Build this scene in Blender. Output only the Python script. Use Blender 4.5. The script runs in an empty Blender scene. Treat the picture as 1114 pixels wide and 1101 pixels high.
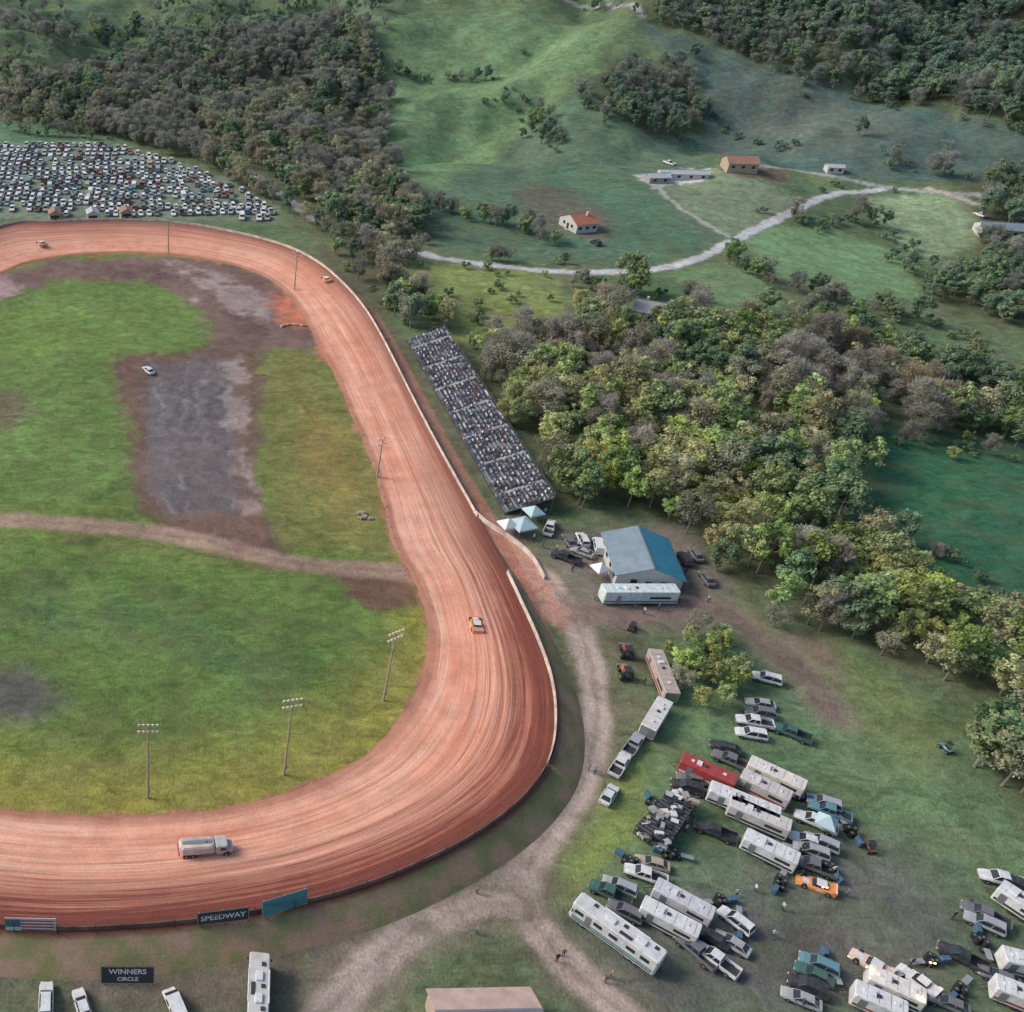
import bpy, bmesh, math, random
import numpy as np
from mathutils import Vector, Matrix
R=random.Random(11); rng=np.random.default_rng(11)
F=1100.; TH=math.radians(35); H=120.; XC=161.; SH=(557-XC)/F
scene=bpy.context.scene
COL=scene.collection
# ---------------------------------------------------------------- utilities
def vn(x,y,s=0):
    xi=np.floor(x); yi=np.floor(y); xf=x-xi; yf=y-yi
    def h(i,j):
        v=np.sin(i*127.1+j*311.7+s*74.7)*43758.5453
        return v-np.floor(v)
    u=xf*xf*(3-2*xf); w=yf*yf*(3-2*yf)
    return (h(xi,yi)*(1-u)+h(xi+1,yi)*u)*(1-w)+(h(xi,yi+1)*(1-u)+h(xi+1,yi+1)*u)*w
def fbm(x,y,o=4,s=0):
    a=.5;t=0;n=0
    for i in range(o):
        t=t+a*vn(x*2**i+17.3*i,y*2**i-9.1*i,s+i); n+=a; a*=.5
    return t/n
def sm(a,b,x):
    t=np.clip((x-a)/(b-a),0,1); return t*t*(3-2*t)
def hgt(x,y):
    x=np.asarray(x,float); y=np.asarray(y,float)
    x=x-SH*(68.8+.819*y)
    st=345+100*sm(-50,-120,x)
    far=sm(0,1,np.clip((y-st)/(380),0,1))
    z=52*far
    z=z+58*(fbm(x/120+3.1,y/110,3,5)-.5)*sm(st-0,st+130,y)
    z=z+15*(fbm(x/38,y/38,3,9)-.5)*sm(st,st+120,y)
    z=z-9*sm(55,150,x)*sm(150,230,y)*(1-sm(330,420,y))
    z=z+60*sm(750,1500,y)*fbm(x/400,y/400,3,2)*1.6
    z=z+1.2*(fbm(x/30,y/30,3,21)-.5)*sm(45,80,x)*sm(120,170,y)
    return z
_c={}
def P(px,py,z=None):
    """unproject an image pixel from the camera onto the terrain, or onto height z"""
    k=(px,py,z)
    if k in _c: return _c[k]
    v=(py-550.5)/F
    d=np.array([(px-XC)/F, math.cos(TH)-v*math.sin(TH), -math.sin(TH)-v*math.cos(TH)])
    if z is not None:
        t=(z-H)/d[2]; r=(d[0]*t,d[1]*t,z)
    else:
        t=np.linspace(40,1600,3000)
        zz=H+d[2]*t; hh=hgt(d[0]*t,d[1]*t)
        i=np.argmax(zz<hh)
        if i==0: i=len(t)-1
        a=zz[i-1]-hh[i-1]; b=zz[i]-hh[i]
        tt=t[i-1]+(t[i]-t[i-1])*a/(a-b)
        r=(d[0]*tt,d[1]*tt,float(hgt(d[0]*tt,d[1]*tt)))
    _c[k]=r; return r
def G(poly): return np.array([P(*p)[:2] for p in poly])
def sdpoly(X,Y,poly):
    d=np.full(X.shape,1e18); s=np.ones(X.shape)
    n=len(poly); j=n-1
    for i in range(n):
        ex=poly[j,0]-poly[i,0]; ey=poly[j,1]-poly[i,1]
        wx=X-poly[i,0]; wy=Y-poly[i,1]
        t=np.clip((wx*ex+wy*ey)/(ex*ex+ey*ey+1e-9),0,1)
        d=np.minimum(d,(wx-ex*t)**2+(wy-ey*t)**2)
        c1=Y>=poly[i,1]; c2=Y<poly[j,1]; c3=ex*wy>ey*wx
        flip=(c1&c2&c3)|(~c1&~c2&~c3)
        s=np.where(flip,-s,s); j=i
    return s*np.sqrt(d)
def sdline(X,Y,pl):
    d=np.full(X.shape,1e18)
    for i in range(len(pl)-1):
        ex=pl[i+1][0]-pl[i][0]; ey=pl[i+1][1]-pl[i][1]
        wx=X-pl[i][0]; wy=Y-pl[i][1]
        t=np.clip((wx*ex+wy*ey)/(ex*ex+ey*ey+1e-9),0,1)
        d=np.minimum(d,(wx-ex*t)**2+(wy-ey*t)**2)
    return np.sqrt(d)
def smooth(pts,n=6,closed=False):
    pts=[np.array(p,float) for p in pts]; out=[]; m=len(pts)
    rngi=range(m if closed else m-1)
    for i in rngi:
        if closed: p0,p1,p2,p3=pts[i-1],pts[i],pts[(i+1)%m],pts[(i+2)%m]
        else: p0,p1,p2,p3=pts[max(i-1,0)],pts[i],pts[i+1],pts[min(i+2,m-1)]
        for k in range(n):
            t=k/n
            out.append(.5*((2*p1)+(-p0+p2)*t+(2*p0-5*p1+4*p2-p3)*t*t+(-p0+3*p1-3*p2+p3)*t**3))
    if not closed: out.append(pts[-1])
    return out
def lin(c):
    c=c/255.; return c/12.92 if c<=.04045 else ((c+.055)/1.055)**2.4
K=0.85
def A(r,g,b): return np.array([min(.85,lin(v)/K) for v in (r,g,b)])
# ---------------------------------------------------------------- materials
def newmat(name):
    m=bpy.data.materials.new(name); m.use_nodes=True
    nt=m.node_tree; return m,nt,nt.nodes['Principled BSDF']
def nd(nt,t,ins=None,**pr):
    n=nt.nodes.new(t)
    for k,v in pr.items(): setattr(n,k,v)
    for k,v in (ins or {}).items():
        if isinstance(v,bpy.types.NodeSocket): nt.links.new(v,n.inputs[k])
        else: n.inputs[k].default_value=v
    return n
def ma(nt,op,a,b=0.,c=0.,clamp=False):
    n=nt.nodes.new('ShaderNodeMath'); n.operation=op; n.use_clamp=clamp
    for i,v in enumerate((a,b,c)):
        if isinstance(v,bpy.types.NodeSocket): nt.links.new(v,n.inputs[i])
        else: n.inputs[i].default_value=v
    return n.outputs[0]
def mr(nt,v,a,b,c,d,smth=False):
    n=nt.nodes.new('ShaderNodeMapRange'); n.clamp=True
    if smth: n.interpolation_type='SMOOTHSTEP'
    nt.links.new(v,n.inputs[0])
    for i,q in enumerate((a,b,c,d)): n.inputs[i+1].default_value=q
    return n.outputs[0]
def mx(nt,f,a,b,bt='MIX'):
    n=nt.nodes.new('ShaderNodeMix'); n.data_type='RGBA'; n.blend_type=bt
    for i,v in ((0,f),(6,a),(7,b)):
        if isinstance(v,bpy.types.NodeSocket): nt.links.new(v,n.inputs[i])
        else:
            if i and len(v)==3: v=(*v,1)
            n.inputs[i].default_value=v
    return n.outputs[2]
def noise(nt,vec,sc,det=4,rough=.55,dist=0):
    n=nd(nt,'ShaderNodeTexNoise',{'Scale':sc,'Detail':det,'Roughness':rough,'Distortion':dist})
    nt.links.new(vec,n.inputs['Vector']); return n.outputs[0]
def simple(name,col,rough=.6,metal=0,var=.15,sc=3.):
    m,nt,b=newmat(name)
    tc=nd(nt,'ShaderNodeTexCoord'); f=noise(nt,tc.outputs['Object'],sc,5)
    v=mr(nt,f,.3,.7,1-var,1+var)
    c=nd(nt,'ShaderNodeVectorMath',{0:tuple(col)},operation='SCALE'); nt.links.new(v,c.inputs['Scale'])
    nt.links.new(c.outputs[0],b.inputs['Base Color'])
    b.inputs['Roughness'].default_value=rough; b.inputs['Metallic'].default_value=metal
    return m
M={}
def paintmat():
    m,nt,b=newmat('vehicle_paint')
    oi=nd(nt,'ShaderNodeObjectInfo'); tc=nd(nt,'ShaderNodeTexCoord')
    f=noise(nt,tc.outputs['Object'],1.3,5)
    c=mx(nt,mr(nt,f,.42,.75,0,.4),oi.outputs['Color'],(.22,.17,.13))
    nt.links.new(c,b.inputs['Base Color']); b.inputs['Roughness'].default_value=.4
    b.inputs['Coat Weight'].default_value=.2
    return m
M['paint']=paintmat()
M['glass']=simple('tinted_glass',(.03,.04,.05),.12)
M['tire']=simple('tire_rubber',(.025,.025,.025),.85)
M['metal']=simple('grey_metal',(.35,.36,.38),.4,.6)
M['alum']=simple('bench_aluminium',(.36,.39,.42),.55,.1,.3,.5)
M['dark']=simple('dark_plastic',(.04,.04,.045),.6)
M['white']=simple('white_panel',(.66,.67,.68),.45)
M['red']=simple('red_panel',(.36,.06,.05),.4)
M['lamp']=simple('lamp_lens',(.75,.72,.6),.25)
M['tail']=simple('tail_lens',(.4,.02,.02),.3)
M['blue']=simple('blue_panel',(.07,.15,.22),.4)
M['orange']=simple('orange_panel',(.7,.28,.10),.5)
M['wood']=simple('weathered_wood',(.38,.32,.24),.8)
M['conc']=simple('painted_concrete',(.58,.50,.44),.8,0,.35,.5)
M['rustwall']=simple('clay_stained_wall',(.17,.10,.08),.85,0,.5,.4)
M['teal']=simple('teal_banner',(.06,.24,.27),.5)
def lit():
    m,nt,b=newmat('lit_work_lamp'); b.inputs['Emission Color'].default_value=(1,.62,.25,1); b.inputs['Emission Strength'].default_value=3; b.inputs['Base Color'].default_value=(.8,.7,.5,1); return m
M['lit']=lit()
# ---------------------------------------------------------------- mesh builder
class MB:
    def __init__(s): s.v=[];s.f=[];s.m=[];s.mats=[]
    def mi(s,k):
        if k not in s.mats: s.mats.append(k)
        return s.mats.index(k)
    def face(s,idx,k): s.f.append(idx); s.m.append(s.mi(k))
    def rings(s,rings,k,cap=True,ks=None):
        o=len(s.v); n=len(rings[0])
        for r in rings: s.v+= [tuple(p) for p in r]
        for i in range(len(rings)-1):
            for j in range(n):
                kk=ks[i] if ks else k
                s.face((o+i*n+j,o+i*n+(j+1)%n,o+(i+1)*n+(j+1)%n,o+(i+1)*n+j),kk)
        if cap:
            s.face(tuple(o+j for j in range(n))[::-1],k); e=o+(len(rings)-1)*n
            s.face(tuple(e+j for j in range(n)),k)
    def box(s,c,d,k,top=(1,1),rot=0):
        x,y,z=c; a,b,h=d[0]/2,d[1]/2,d[2]/2
        cr,sr=math.cos(rot),math.sin(rot)
        def q(u,w,zz): return (x+u*cr-w*sr,y+u*sr+w*cr,zz)
        r0=[q(-a,-b,z-h),q(a,-b,z-h),q(a,b,z-h),q(-a,b,z-h)]
        r1=[q(-a*top[0],-b*top[1],z+h),q(a*top[0],-b*top[1],z+h),q(a*top[0],b*top[1],z+h),q(-a*top[0],b*top[1],z+h)]
        s.rings([r0,r1],k)
    def cbox(s,c,d,k,ch=.12):
        x,y,z=c;a,b,h=d[0]/2,d[1]/2,d[2]/2
        def ring(zz,i):
            A_,B_=a-i,b-i
            return [(x-A_+ch,y-B_,zz),(x+A_-ch,y-B_,zz),(x+A_,y-B_+ch,zz),(x+A_,y+B_-ch,zz),(x+A_-ch,y+B_,zz),(x-A_+ch,y+B_,zz),(x-A_,y+B_-ch,zz),(x-A_,y-B_+ch,zz)]
        s.rings([ring(z-h,0),ring(z+h-ch*.6,0),ring(z+h,ch*.5)],k)
    def cyl(s,p0,p1,r0,r1,k,n=8):
        p0=Vector(p0);p1=Vector(p1);d=(p1-p0).normalized()
        u=d.orthogonal().normalized();w=d.cross(u)
        s.rings([[p+ (u*math.cos(t)+w*math.sin(t))*r for t in [2*math.pi*i/n for i in range(n)]] for p,r in ((p0,r0),(p1,r1))],k)
    def wheel(s,x,y,r=.34,w=.24):
        s.cyl((x-w/2,y,r),(x+w/2,y,r),r,r,'tire',12)
        s.cyl((x-w/2-.01,y,r),(x+w/2+.01,y,r),r*.5,r*.5,'metal',8)
    def mesh(s,name):
        me=bpy.data.meshes.new(name); me.from_pydata([tuple(v) for v in s.v],[],s.f)
        for k in s.mats: me.materials.append(M[k] if isinstance(k,str) else k)
        me.polygons.foreach_set('material_index',s.m)
        bm=bmesh.new(); bm.from_mesh(me); bmesh.ops.recalc_face_normals(bm,faces=bm.faces); bm.to_mesh(me); bm.free()
        me.update(); return me
def obj(name,me,loc=(0,0,0),rz=0,sc=1,parent=None,color=None):
    o=bpy.data.objects.new(name,me); o.location=loc; o.rotation_euler=(0,0,rz)
    o.scale=(sc,sc,sc) if not hasattr(sc,'__len__') else sc
    if color is not None: o.color=(*color,1)
    if parent: o.parent=parent
    COL.objects.link(o); return o
# ---------------------------------------------------------------- vehicles (forward +y)
def ring6(y,zb,zm,zt,wb,wm,wt): return [(-wb,y,zb),(wb,y,zb),(wm,y,zm),(wt,y,zt),(-wt,y,zt),(-wm,y,zm)]
def greenhouse(b,y0,y1,z0,w0,ty0,ty1,z1,w1):
    b.rings([[(-w0,y0,z0),(w0,y0,z0),(w0,y1,z0),(-w0,y1,z0)],[(-w1,ty0,z1),(w1,ty0,z1),(w1,ty1,z1),(-w1,ty1,z1)]],'glass')
    b.cbox((0,(ty0+ty1)/2,z1+.03),(w1*2+.04,ty1-ty0+.06,.09),'paint',.06)
    for sx in (-1,1):
        for (ya,yb) in ((y0,ty0),(y1,ty1),((y0+y1)/2,(ty0+ty1)/2)):
            b.cyl((sx*(w0+.005),ya,z0),(sx*(w1+.005),yb,z1),.05,.045,'paint',4)
def sedan():
    b=MB()
    b.rings([ring6(-2.35,.42,.6,.85,.6,.74,.68),ring6(-2.25,.28,.6,1.0,.7,.86,.76),ring6(-1.3,.24,.62,1.02,.75,.92,.8),ring6(.9,.24,.62,.98,.75,.92,.8),ring6(1.8,.24,.58,.88,.75,.9,.76),ring6(2.25,.28,.52,.74,.66,.82,.68),ring6(2.38,.36,.5,.62,.55,.7,.6)],'paint')
    greenhouse(b,-1.95,1.05,.99,.78,-1.25,.3,1.42,.6)
    for x in(-.82,.82):
        for y in(-1.42,1.42): b.wheel(x,y)
    for x in(-.6,.6): b.box((x,2.3,.64),(.3,.12,.12),'lamp'); b.box((x,-2.33,.8),(.3,.08,.14),'tail')
    for x in(-.95,.95): b.box((x,.75,1.0),(.16,.1,.12),'dark')
    return b.mesh('sedan')
def suv():
    b=MB()
    b.rings([ring6(-2.4,.5,.75,1.05,.7,.88,.8),ring6(-2.3,.35,.75,1.12,.75,.95,.84),ring6(1.0,.32,.75,1.1,.8,.97,.84),ring6(1.9,.34,.7,1.02,.8,.94,.8),ring6(2.35,.4,.6,.85,.7,.86,.7)],'paint')
    greenhouse(b,-2.3,1.1,1.1,.84,-2.05,.45,1.72,.68)
    for x in(-.86,.86):
        for y in(-1.45,1.45): b.wheel(x,y,.38)
        b.box((x*.75,2.33,.8),(.3,.1,.15),'lamp'); b.box((x*.85,-2.38,.95),(.2,.08,.3),'tail'); b.box((x*.8,-.7,1.83),(.05,1.8,.05),'dark')
    return b.mesh('suv')
def pickup():
    b=MB()
    b.rings([ring6(-.62,.42,.8,1.18,.78,.98,.88),ring6(1.35,.42,.8,1.16,.8,.98,.88),ring6(2.3,.45,.8,1.08,.8,.96,.84),ring6(2.85,.5,.72,.96,.72,.88,.74)],'paint')
    greenhouse(b,-.62,1.5,1.15,.86,-.5,.85,1.78,.7)
    b.box((0,-1.75,.62),(1.7,2.2,.14),'dark')
    for x in(-.93,.93): b.box((x,-1.75,.9),(.1,2.24,.6),'paint')
    b.box((0,-2.86,.9),(1.9,.08,.56),'paint'); b.box((0,-.66,.9),(1.74,.06,.56),'paint'); b.box((0,-2.98,.55),(1.8,.14,.16),'metal'); b.box((0,2.9,.52),(1.7,.12,.2),'metal')
    for x in(-.88,.88):
        for y in(-1.75,1.95): b.wheel(x,y,.4,.28)
        b.box((x*.75,2.84,.84),(.28,.1,.16),'lamp'); b.box((x,-2.9,.95),(.12,.06,.3),'tail')
    return b.mesh('pickup')
def van():
    b=MB()
    b.rings([ring6(-2.7,.4,1.1,2.1,.85,1.0,.85),ring6(1.1,.35,1.1,2.15,.85,1.0,.85),ring6(1.9,.35,.9,1.35,.85,.98,.85),ring6(2.6,.4,.7,1.0,.8,.92,.75)],'paint')
    b.rings([[(-.84,1.16,1.98),(.84,1.16,1.98),(.84,1.88,1.42),(-.84,1.88,1.42)],[(-.84,1.19,2.04),(.84,1.19,2.04),(.84,1.93,1.47),(-.84,1.93,1.47)]],'glass')
    for x in(-.97,.97): b.box((x,.6,1.6),(.05,.8,.45),'glass'); b.box((x,-1.1,1.6),(.05,1.6,.4),'glass')
    for x in(-.88,.88):
        for y in(-1.7,1.8): b.wheel(x,y,.37)
        b.box((x*.75,2.58,.85),(.25,.1,.16),'lamp')
    return b.mesh('van')
def racecar():
    b=MB()
    b.rings([ring6(-2.4,.2,.6,1.0,.95,1.0,.98),ring6(-1.2,.15,.55,.95,.98,1.03,.98),ring6(.6,.12,.5,.8,.98,1.03,.95),ring6(1.8,.12,.38,.6,.98,1.03,.9),ring6(2.5,.12,.25,.36,.95,1.0,.85)],'paint')
    b.rings([[(-.7,-1.3,.94),(.7,-1.3,.94),(.7,.6,.82),(-.7,.6,.82)],[(-.62,-1.1,1.28),(.62,-1.1,1.28),(.62,.1,1.28),(-.62,.1,1.28)]],'glass')
    b.box((0,-.5,1.31),(1.35,1.3,.06),'white')
    b.box((0,-2.42,1.12),(1.95,.05,.28),'white')
    b.box((0,1.3,.73),(.9,.9,.03),'white')
    for x in(-.97,.97): b.box((x,-2.2,1.1),(.04,.5,.26),'paint'); b.box((x*.99,-.4,.6),(.13,.8,.36),'white')
    for x in(-.93,.93):
        for y in(-1.5,1.45): b.wheel(x,y,.4,.34)
    return b.mesh('race_car')
def atv():
    b=MB()
    b.cbox((0,0,.55),(.5,1.5,.3),'paint'); b.box((0,-.2,.8),(.35,.7,.16),'dark'); b.box((0,.75,.72),(1.0,.45,.06),'paint'); b.box((0,-.75,.72),(1.0,.5,.06),'paint')
    b.cyl((-.4,.35,1.0),(.4,.35,1.0),.03,.03,'metal',6); b.cyl((0,.45,.6),(0,.35,1.0),.03,.03,'metal',6)
    for x in(-.5,.5):
        for y in(-.7,.7): b.wheel(x,y,.3,.25)
    for x in(-.4,.4):
        for y in(-.5,.3): b.cyl((x,y,.7),(x*.9,y*.8-.1,1.75),.025,.025,'dark',5)
    b.box((0,-.15,1.77),(.9,.9,.05),'dark')
    return b.mesh('utility_cart')
def trailer(L,stripe,tall=2.1,W=2.4):
    b=MB(); z0=.55
    b.cbox((0,0,z0+tall/2),(W,L,tall),'paint',.14)
    for x in(-W/2-.012,W/2+.012):
        b.box((x,0,z0+.45),(.02,L-.5,.35),stripe)
        b.box((x,-L*.25,z0+1.25),(.02,L*.28,.5),'dark' if R.random()<.5 else stripe)
        b.box((x,-L*.12,.5),(.26,2.3,.16),'dark')
        b.box((x,L*.3,z0+.95),(.03,.8,1.6),'metal')
    b.box((0,-L/2-.012,z0+tall/2),(W-.3,.02,tall-.3),'metal')
    for y in(-.55,.55):
        for x in(-W/2+.16,W/2-.16): b.wheel(x,-L*.12+y,.36)
    for y in(-.28,.05,.3): b.box((0,L*y,z0+tall+.07),(.45,.45,.14),'dark' if y==.05 else 'white')
    b.box((0,L*.18,z0+tall+.12),(.9,.7,.24),'white')
    for k in range(int(L/1.2)): b.box((0,-L/2+.6+k*1.2,z0+tall+.012),(W-.3,.04,.02),'metal')
    for s in(-1,1): b.cyl((s*.9,L/2,.5),(0,L/2+1.1,.5),.05,.05,'dark',5)
    b.cyl((0,L/2+.9,0),(0,L/2+.9,.6),.05,.05,'metal',6)
    return b.mesh('enclosed_trailer')
def motorhome(L):
    b=MB()
    b.cbox((0,0,1.95),(2.5,L,2.8),'paint',.22)
    b.box((0,L/2+.02,2.2),(2.1,.06,1.1),'glass')
    for s in(-1,1):
        x=s*1.265
        b.box((x,0,1.25),(.03,L-.7,.28),'teal'); b.box((x,0,.85),(.03,L-.9,.2),'dark')
        for y in(-.36,-.2,0,.18,.4): b.box((x,y*L,2.3),(.03,L*.1,.6),'glass')
        b.box((x,.29*L,1.8),(.035,.75,1.9),'metal')
        b.cyl((s*1.22,-L*.3,3.3),(s*1.22,L*.22,3.3),.1,.1,'white',6)
        for y in(-.28*L,-.2*L,.34*L): b.wheel(s*1.05,y,.48,.35)
        b.box((s*.95,L/2+.03,1.0),(.35,.06,.2),'lamp'); b.box((s*1.45,L/2-.3,2.2),(.15,.15,.5),'dark')
    for y in(-.25,.1): b.cbox((0,y*L,3.5),(.9,1.2,.32),'white',.1)
    for y in(-.4,-.05,.3): b.box((.5,y*L,3.42),(.5,.5,.12),'dark')
    b.box((-.7,-.1*L,3.40),(.5,1.6,.06),'dark'); b.box((0,L/2+.06,.6),(2.4,.12,.3),'metal')
    return b.mesh('motorhome')
def openhauler(L):
    b=MB()
    for z in(.7,2.3):
        b.box((0,0,z),(2.2,L,.1),'dark')
        for y in np.arange(-L/2+.3,L/2,.7): b.box((0,y,z+.07),(2.2,.08,.05),'metal')
    for y in np.linspace(-L/2+.1,L/2-.1,6):
        for x in(-1.1,1.1): b.cyl((x,y,.6),(x,y,2.5),.06,.06,'dark',5)
        b.cyl((-1.1,y,.7),(1.1,y+.6,2.3),.04,.04,'metal',4)
    for y in(-.6,.6):
        for x in(-1,1): b.wheel(x,y,.38)
    for i in range(44):
        x,y=R.uniform(-.9,.9),R.uniform(-L/2,L/2); z=R.choice((.9,2.5,2.5))
        k=R.choice(['tire','white','alum','metal','tire','dark','alum','wood'])
        if k=='tire': b.cyl((x,y,z-.12),(x,y,z+.14),.38,.38,'tire',10)
        else: b.box((x,y,z),(R.uniform(.15,1),R.uniform(.15,1.2),R.uniform(.1,.6)),k,rot=R.uniform(0,3))
    return b.mesh('tire_rack_trailer')
def watertruck():
    b=MB()
    b.cbox((0,2.6,1.5),(2.2,1.9,1.9),'paint',.2); b.box((0,3.57,1.8),(1.8,.05,.7),'glass')
    for x in(-1.11,1.11): b.box((x,2.8,1.8),(.04,.9,.6),'glass')
    b.cbox((0,3.9,1.05),(1.9,1.0,.9),'paint',.2); b.box((0,-.3,.8),(1.0,7.6,.25),'dark')
    b.cbox((0,-1.2,1.75),(2.3,5.6,1.6),'conc',.45)
    b.box((0,-1.2,2.6),(.6,4.6,.08),'metal'); b.cyl((0,0,2.5),(0,0,2.8),.3,.3,'metal',10)
    for y in(-3,-1.9,3.3):
        for x in(-1,1): b.wheel(x,y,.5,.35)
    b.box((0,-4.1,1.0),(2.2,.2,.3),'red')
    return b.mesh('water_truck')
def tractor():
    b=MB()
    b.cbox((0,.9,1.1),(.8,1.8,.8),'paint',.12); b.cbox((0,-.6,1.0),(.9,1.2,.5),'dark'); b.cyl((.3,1,1.5),(.3,1,2.2),.05,.05,'metal',6)
    for x in(-.5,.5):
        for y in(-1.1,0): b.cyl((x,y,1.2),(x,y,2.4),.04,.04,'dark',5)
    b.box((0,-.55,2.42),(1.3,1.5,.08),'dark')
    for x in(-.85,.85): b.wheel(x,-.7,.75,.4); b.wheel(x*.8,1.4,.42,.25)
    b.box((0,2.3,.6),(1.8,.5,.6),'metal')
    for x in(-.5,.5): b.cyl((x,.6,1.1),(x,2.2,.7),.07,.07,'paint',5)
    return b.mesh('farm_tractor')
VM={'sedan':sedan(),'suv':suv(),'pickup':pickup(),'van':van(),'race':racecar(),'atv':atv(),'water':watertruck(),'tractor':tractor()}
NM={'sedan':'parked_car','suv':'parked_suv','pickup':'pickup_truck','van':'parked_van','race':'race_car','atv':'utility_cart','water':'water_truck','tractor':'farm_tractor'}
def place(t,f,r,col,z=0,extra=None,dz=None):
    a=P(*f);b=P(*r); c=((a[0]+b[0])/2,(a[1]+b[1])/2); dx,dy=a[0]-b[0],a[1]-b[1]
    L=math.hypot(dx,dy); yaw=math.atan2(-dx,dy)
    zz=float(hgt(*c))+z
    if t in VM: return obj(NM[t],VM[t],(c[0],c[1],zz),yaw,.94 if t!='water' else .88,None,col)
    if t=='trailer': me=trailer(min(max(L*.95,5),12.5),extra or 'dark'); n='enclosed_trailer'
    if t=='rv': me=motorhome(min(max(L,8),13)); n='motorhome'
    if t=='rack': me=openhauler(min(max(L,6),11)); n='tire_rack_trailer'
    return obj(n,me,(c[0],c[1],zz),yaw,1,None,col)
# ---------------------------------------------------------------- track edges, mostly from image pixels
S=[(0,297,0,247,3,.4),(35,284,60,242,3,.45),(90,276,130,240,3,.5),(160,275,200,244,3,.5),(225,282,262,255,3,.5),(275,294,312,269,3,.5),(310,315,347,287,3,.4),(332,345,375,311,2.5,.35),(350,380,397,337,2,.3),(367,410,414,365,1.5,.3),(382,445,432,400,1.2,.3),(398,480,452,440,1,.3),(410,510,473,480,1,.35),(420,545,495,520,.8,.45),(428,580,515,556,.4,.6),(440,608,533,590,.3,.75),(456,632,548,617,.8,.9),(466,662,566,655,1.8,1),(470,695,584,695,2.4,1),(464,735,599,738,2.8,1),(450,768,604,780,3,1),(427,798,599,820,3,1),(395,828,580,855,3,1),(350,852,540,893,3,1),(290,873,470,934,3,1),(215,887,370,973,3,1),(130,892,230,1001,3,1),(50,890,90,1012,3,1),(-40,880,-20,1008,3,1)]
pairs=[]
for ix,iy,ox,oy,bk,w in S:
    a=P(ix,iy,0.); b=P(ox,oy,float(bk)); pairs.append((a[0],a[1],b[0],b[1],bk,w))
shx=lambda x,y: x+SH*(68.8+.819*y)
for q in [(-105,98,-106,77),(-128,118,-140,102),(-142,150,-161,140),(-155,190,-176,184),(-168,235,-190,232),(-172,268,-196,284)]: pairs.append((shx(q[0],q[1]),q[1],shx(q[2],q[3]),q[3],2.5,.6))
ST=smooth(pairs,10,True); ST.append(ST[0]); ST=np.array(ST)
inner=ST[:,:2]; outer=ST[:,2:4]; inner_poly=inner[:-1]; outer_poly=outer[:-1]
# ---------------------------------------------------------------- land cover polygons
FL1=[(0,66),(60,84),(130,66),(200,50),(260,38),(340,30),(410,68),(420,130),(422,200),(470,258),(460,276),(420,292),(380,266),(330,243),(250,198),(200,173),(130,153),(60,141),(0,131)]
FMa=[(385,272),(425,292),(458,328),(500,372),(560,384),(606,372),(622,340),(665,330),(720,340),(780,362),(850,372),(950,374),(1000,390),(1060,412),(1114,420),(1180,430),(1180,490),(1100,482),(1000,468),(945,452),(900,475),(820,450),(720,425),(640,430),(560,412),(500,392),(470,355),(435,325),(405,298)]
FMb=[(500,380),(560,405),(640,424),(720,418),(820,444),(900,470),(945,452),(932,505),(930,570),(968,625),(1030,662),(1114,695),(1180,725),(1180,790),(1060,765),(980,725),(900,690),(830,680),(785,646),(765,604),(738,570),(700,558),(645,554),(612,554),(590,520),(545,445),(508,392)]
FTR=[(690,16),(800,56),(900,88),(1000,112),(1130,150),(1250,165),(1250,-30),(690,-30)]
FR=[(1040,200),(1114,195),(1200,190),(1200,370),(1114,360),(1060,345),(1010,325),(1000,300),(1070,305),(1060,240)]
FH=[(650,85),(690,65),(750,70),(770,115),(740,155),(700,146),(660,118)]
FR2=[(1055,800),(1114,750),(1180,740),(1180,900),(1110,890),(1065,850)]
FC=[(715,705),(760,690),(805,705),(812,735),(785,762),(740,765),(720,740)]
HEDGES=[([(440,218),(500,236),(560,250),(600,266)],3,4),([(430,274),(500,281),(560,287)],2.5,4),([(540,110),(570,130),(600,160)],7,3.5),([(630,100),(660,135)],6,4),([(830,232),(880,246),(900,240),(960,252),(1005,292)],4,3.8),([(790,286),(830,306),(880,320),(920,332)],4,3.8),([(600,290),(650,310),(700,322),(760,330)],7,4),([(880,210),(930,206),(990,210)],4,5),([(390,46),(430,80),(470,88),(540,86)],2.5,5),([(0,24),(80,40),(160,30)],10,6),([(170,8),(260,16),(380,5)],10,6),([(345,244),(380,294),(420,338),(450,358)],3,4),([(740,95),(800,145),(850,165)],5,7),([(930,336),(1000,352),(1060,372)],9,4.2),([(960,280),(1010,306)],5,4),([(0,142),(60,148),(120,152)],4,6),([(560,-15),(620,-8),(690,5)],7,6),([(935,470),(1000,485),(1080,500)],9,5),([(955,585),(1030,630),(1114,668)],9,5),([(840,345),(900,350),(950,356)],8,4.5),([(690,14),(780,46),(860,70)],6,5),([(860,72),(1000,112),(1114,145)],8,5),([(960,180),(1020,190),(1114,200)],5,5)]
ROADS=[([(150,128),(200,145),(250,172),(300,208),(345,240)],2.0,(150,150,150)),([(415,262),(470,278),(540,289),(620,296),(700,294),(745,286),(790,266),(835,243),(870,226),(905,212),(960,206)],1.7,(186,186,188)),([(700,192),(735,222),(790,256)],1.1,(160,164,156)),([(800,180),(870,186),(960,203),(1060,212),(1130,222)],1.4,(160,162,160)),([(1010,205),(1060,222)],1.5,(180,172,165)),([(610,-5),(660,5),(700,18)],1.6,(150,150,150)),([(0,60),(40,75),(110,70)],1.5,(110,120,90))]
ROADSW=[(smooth([P(*p)[:2] for p in l],5),w,c) for l,w,c in ROADS]
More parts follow.
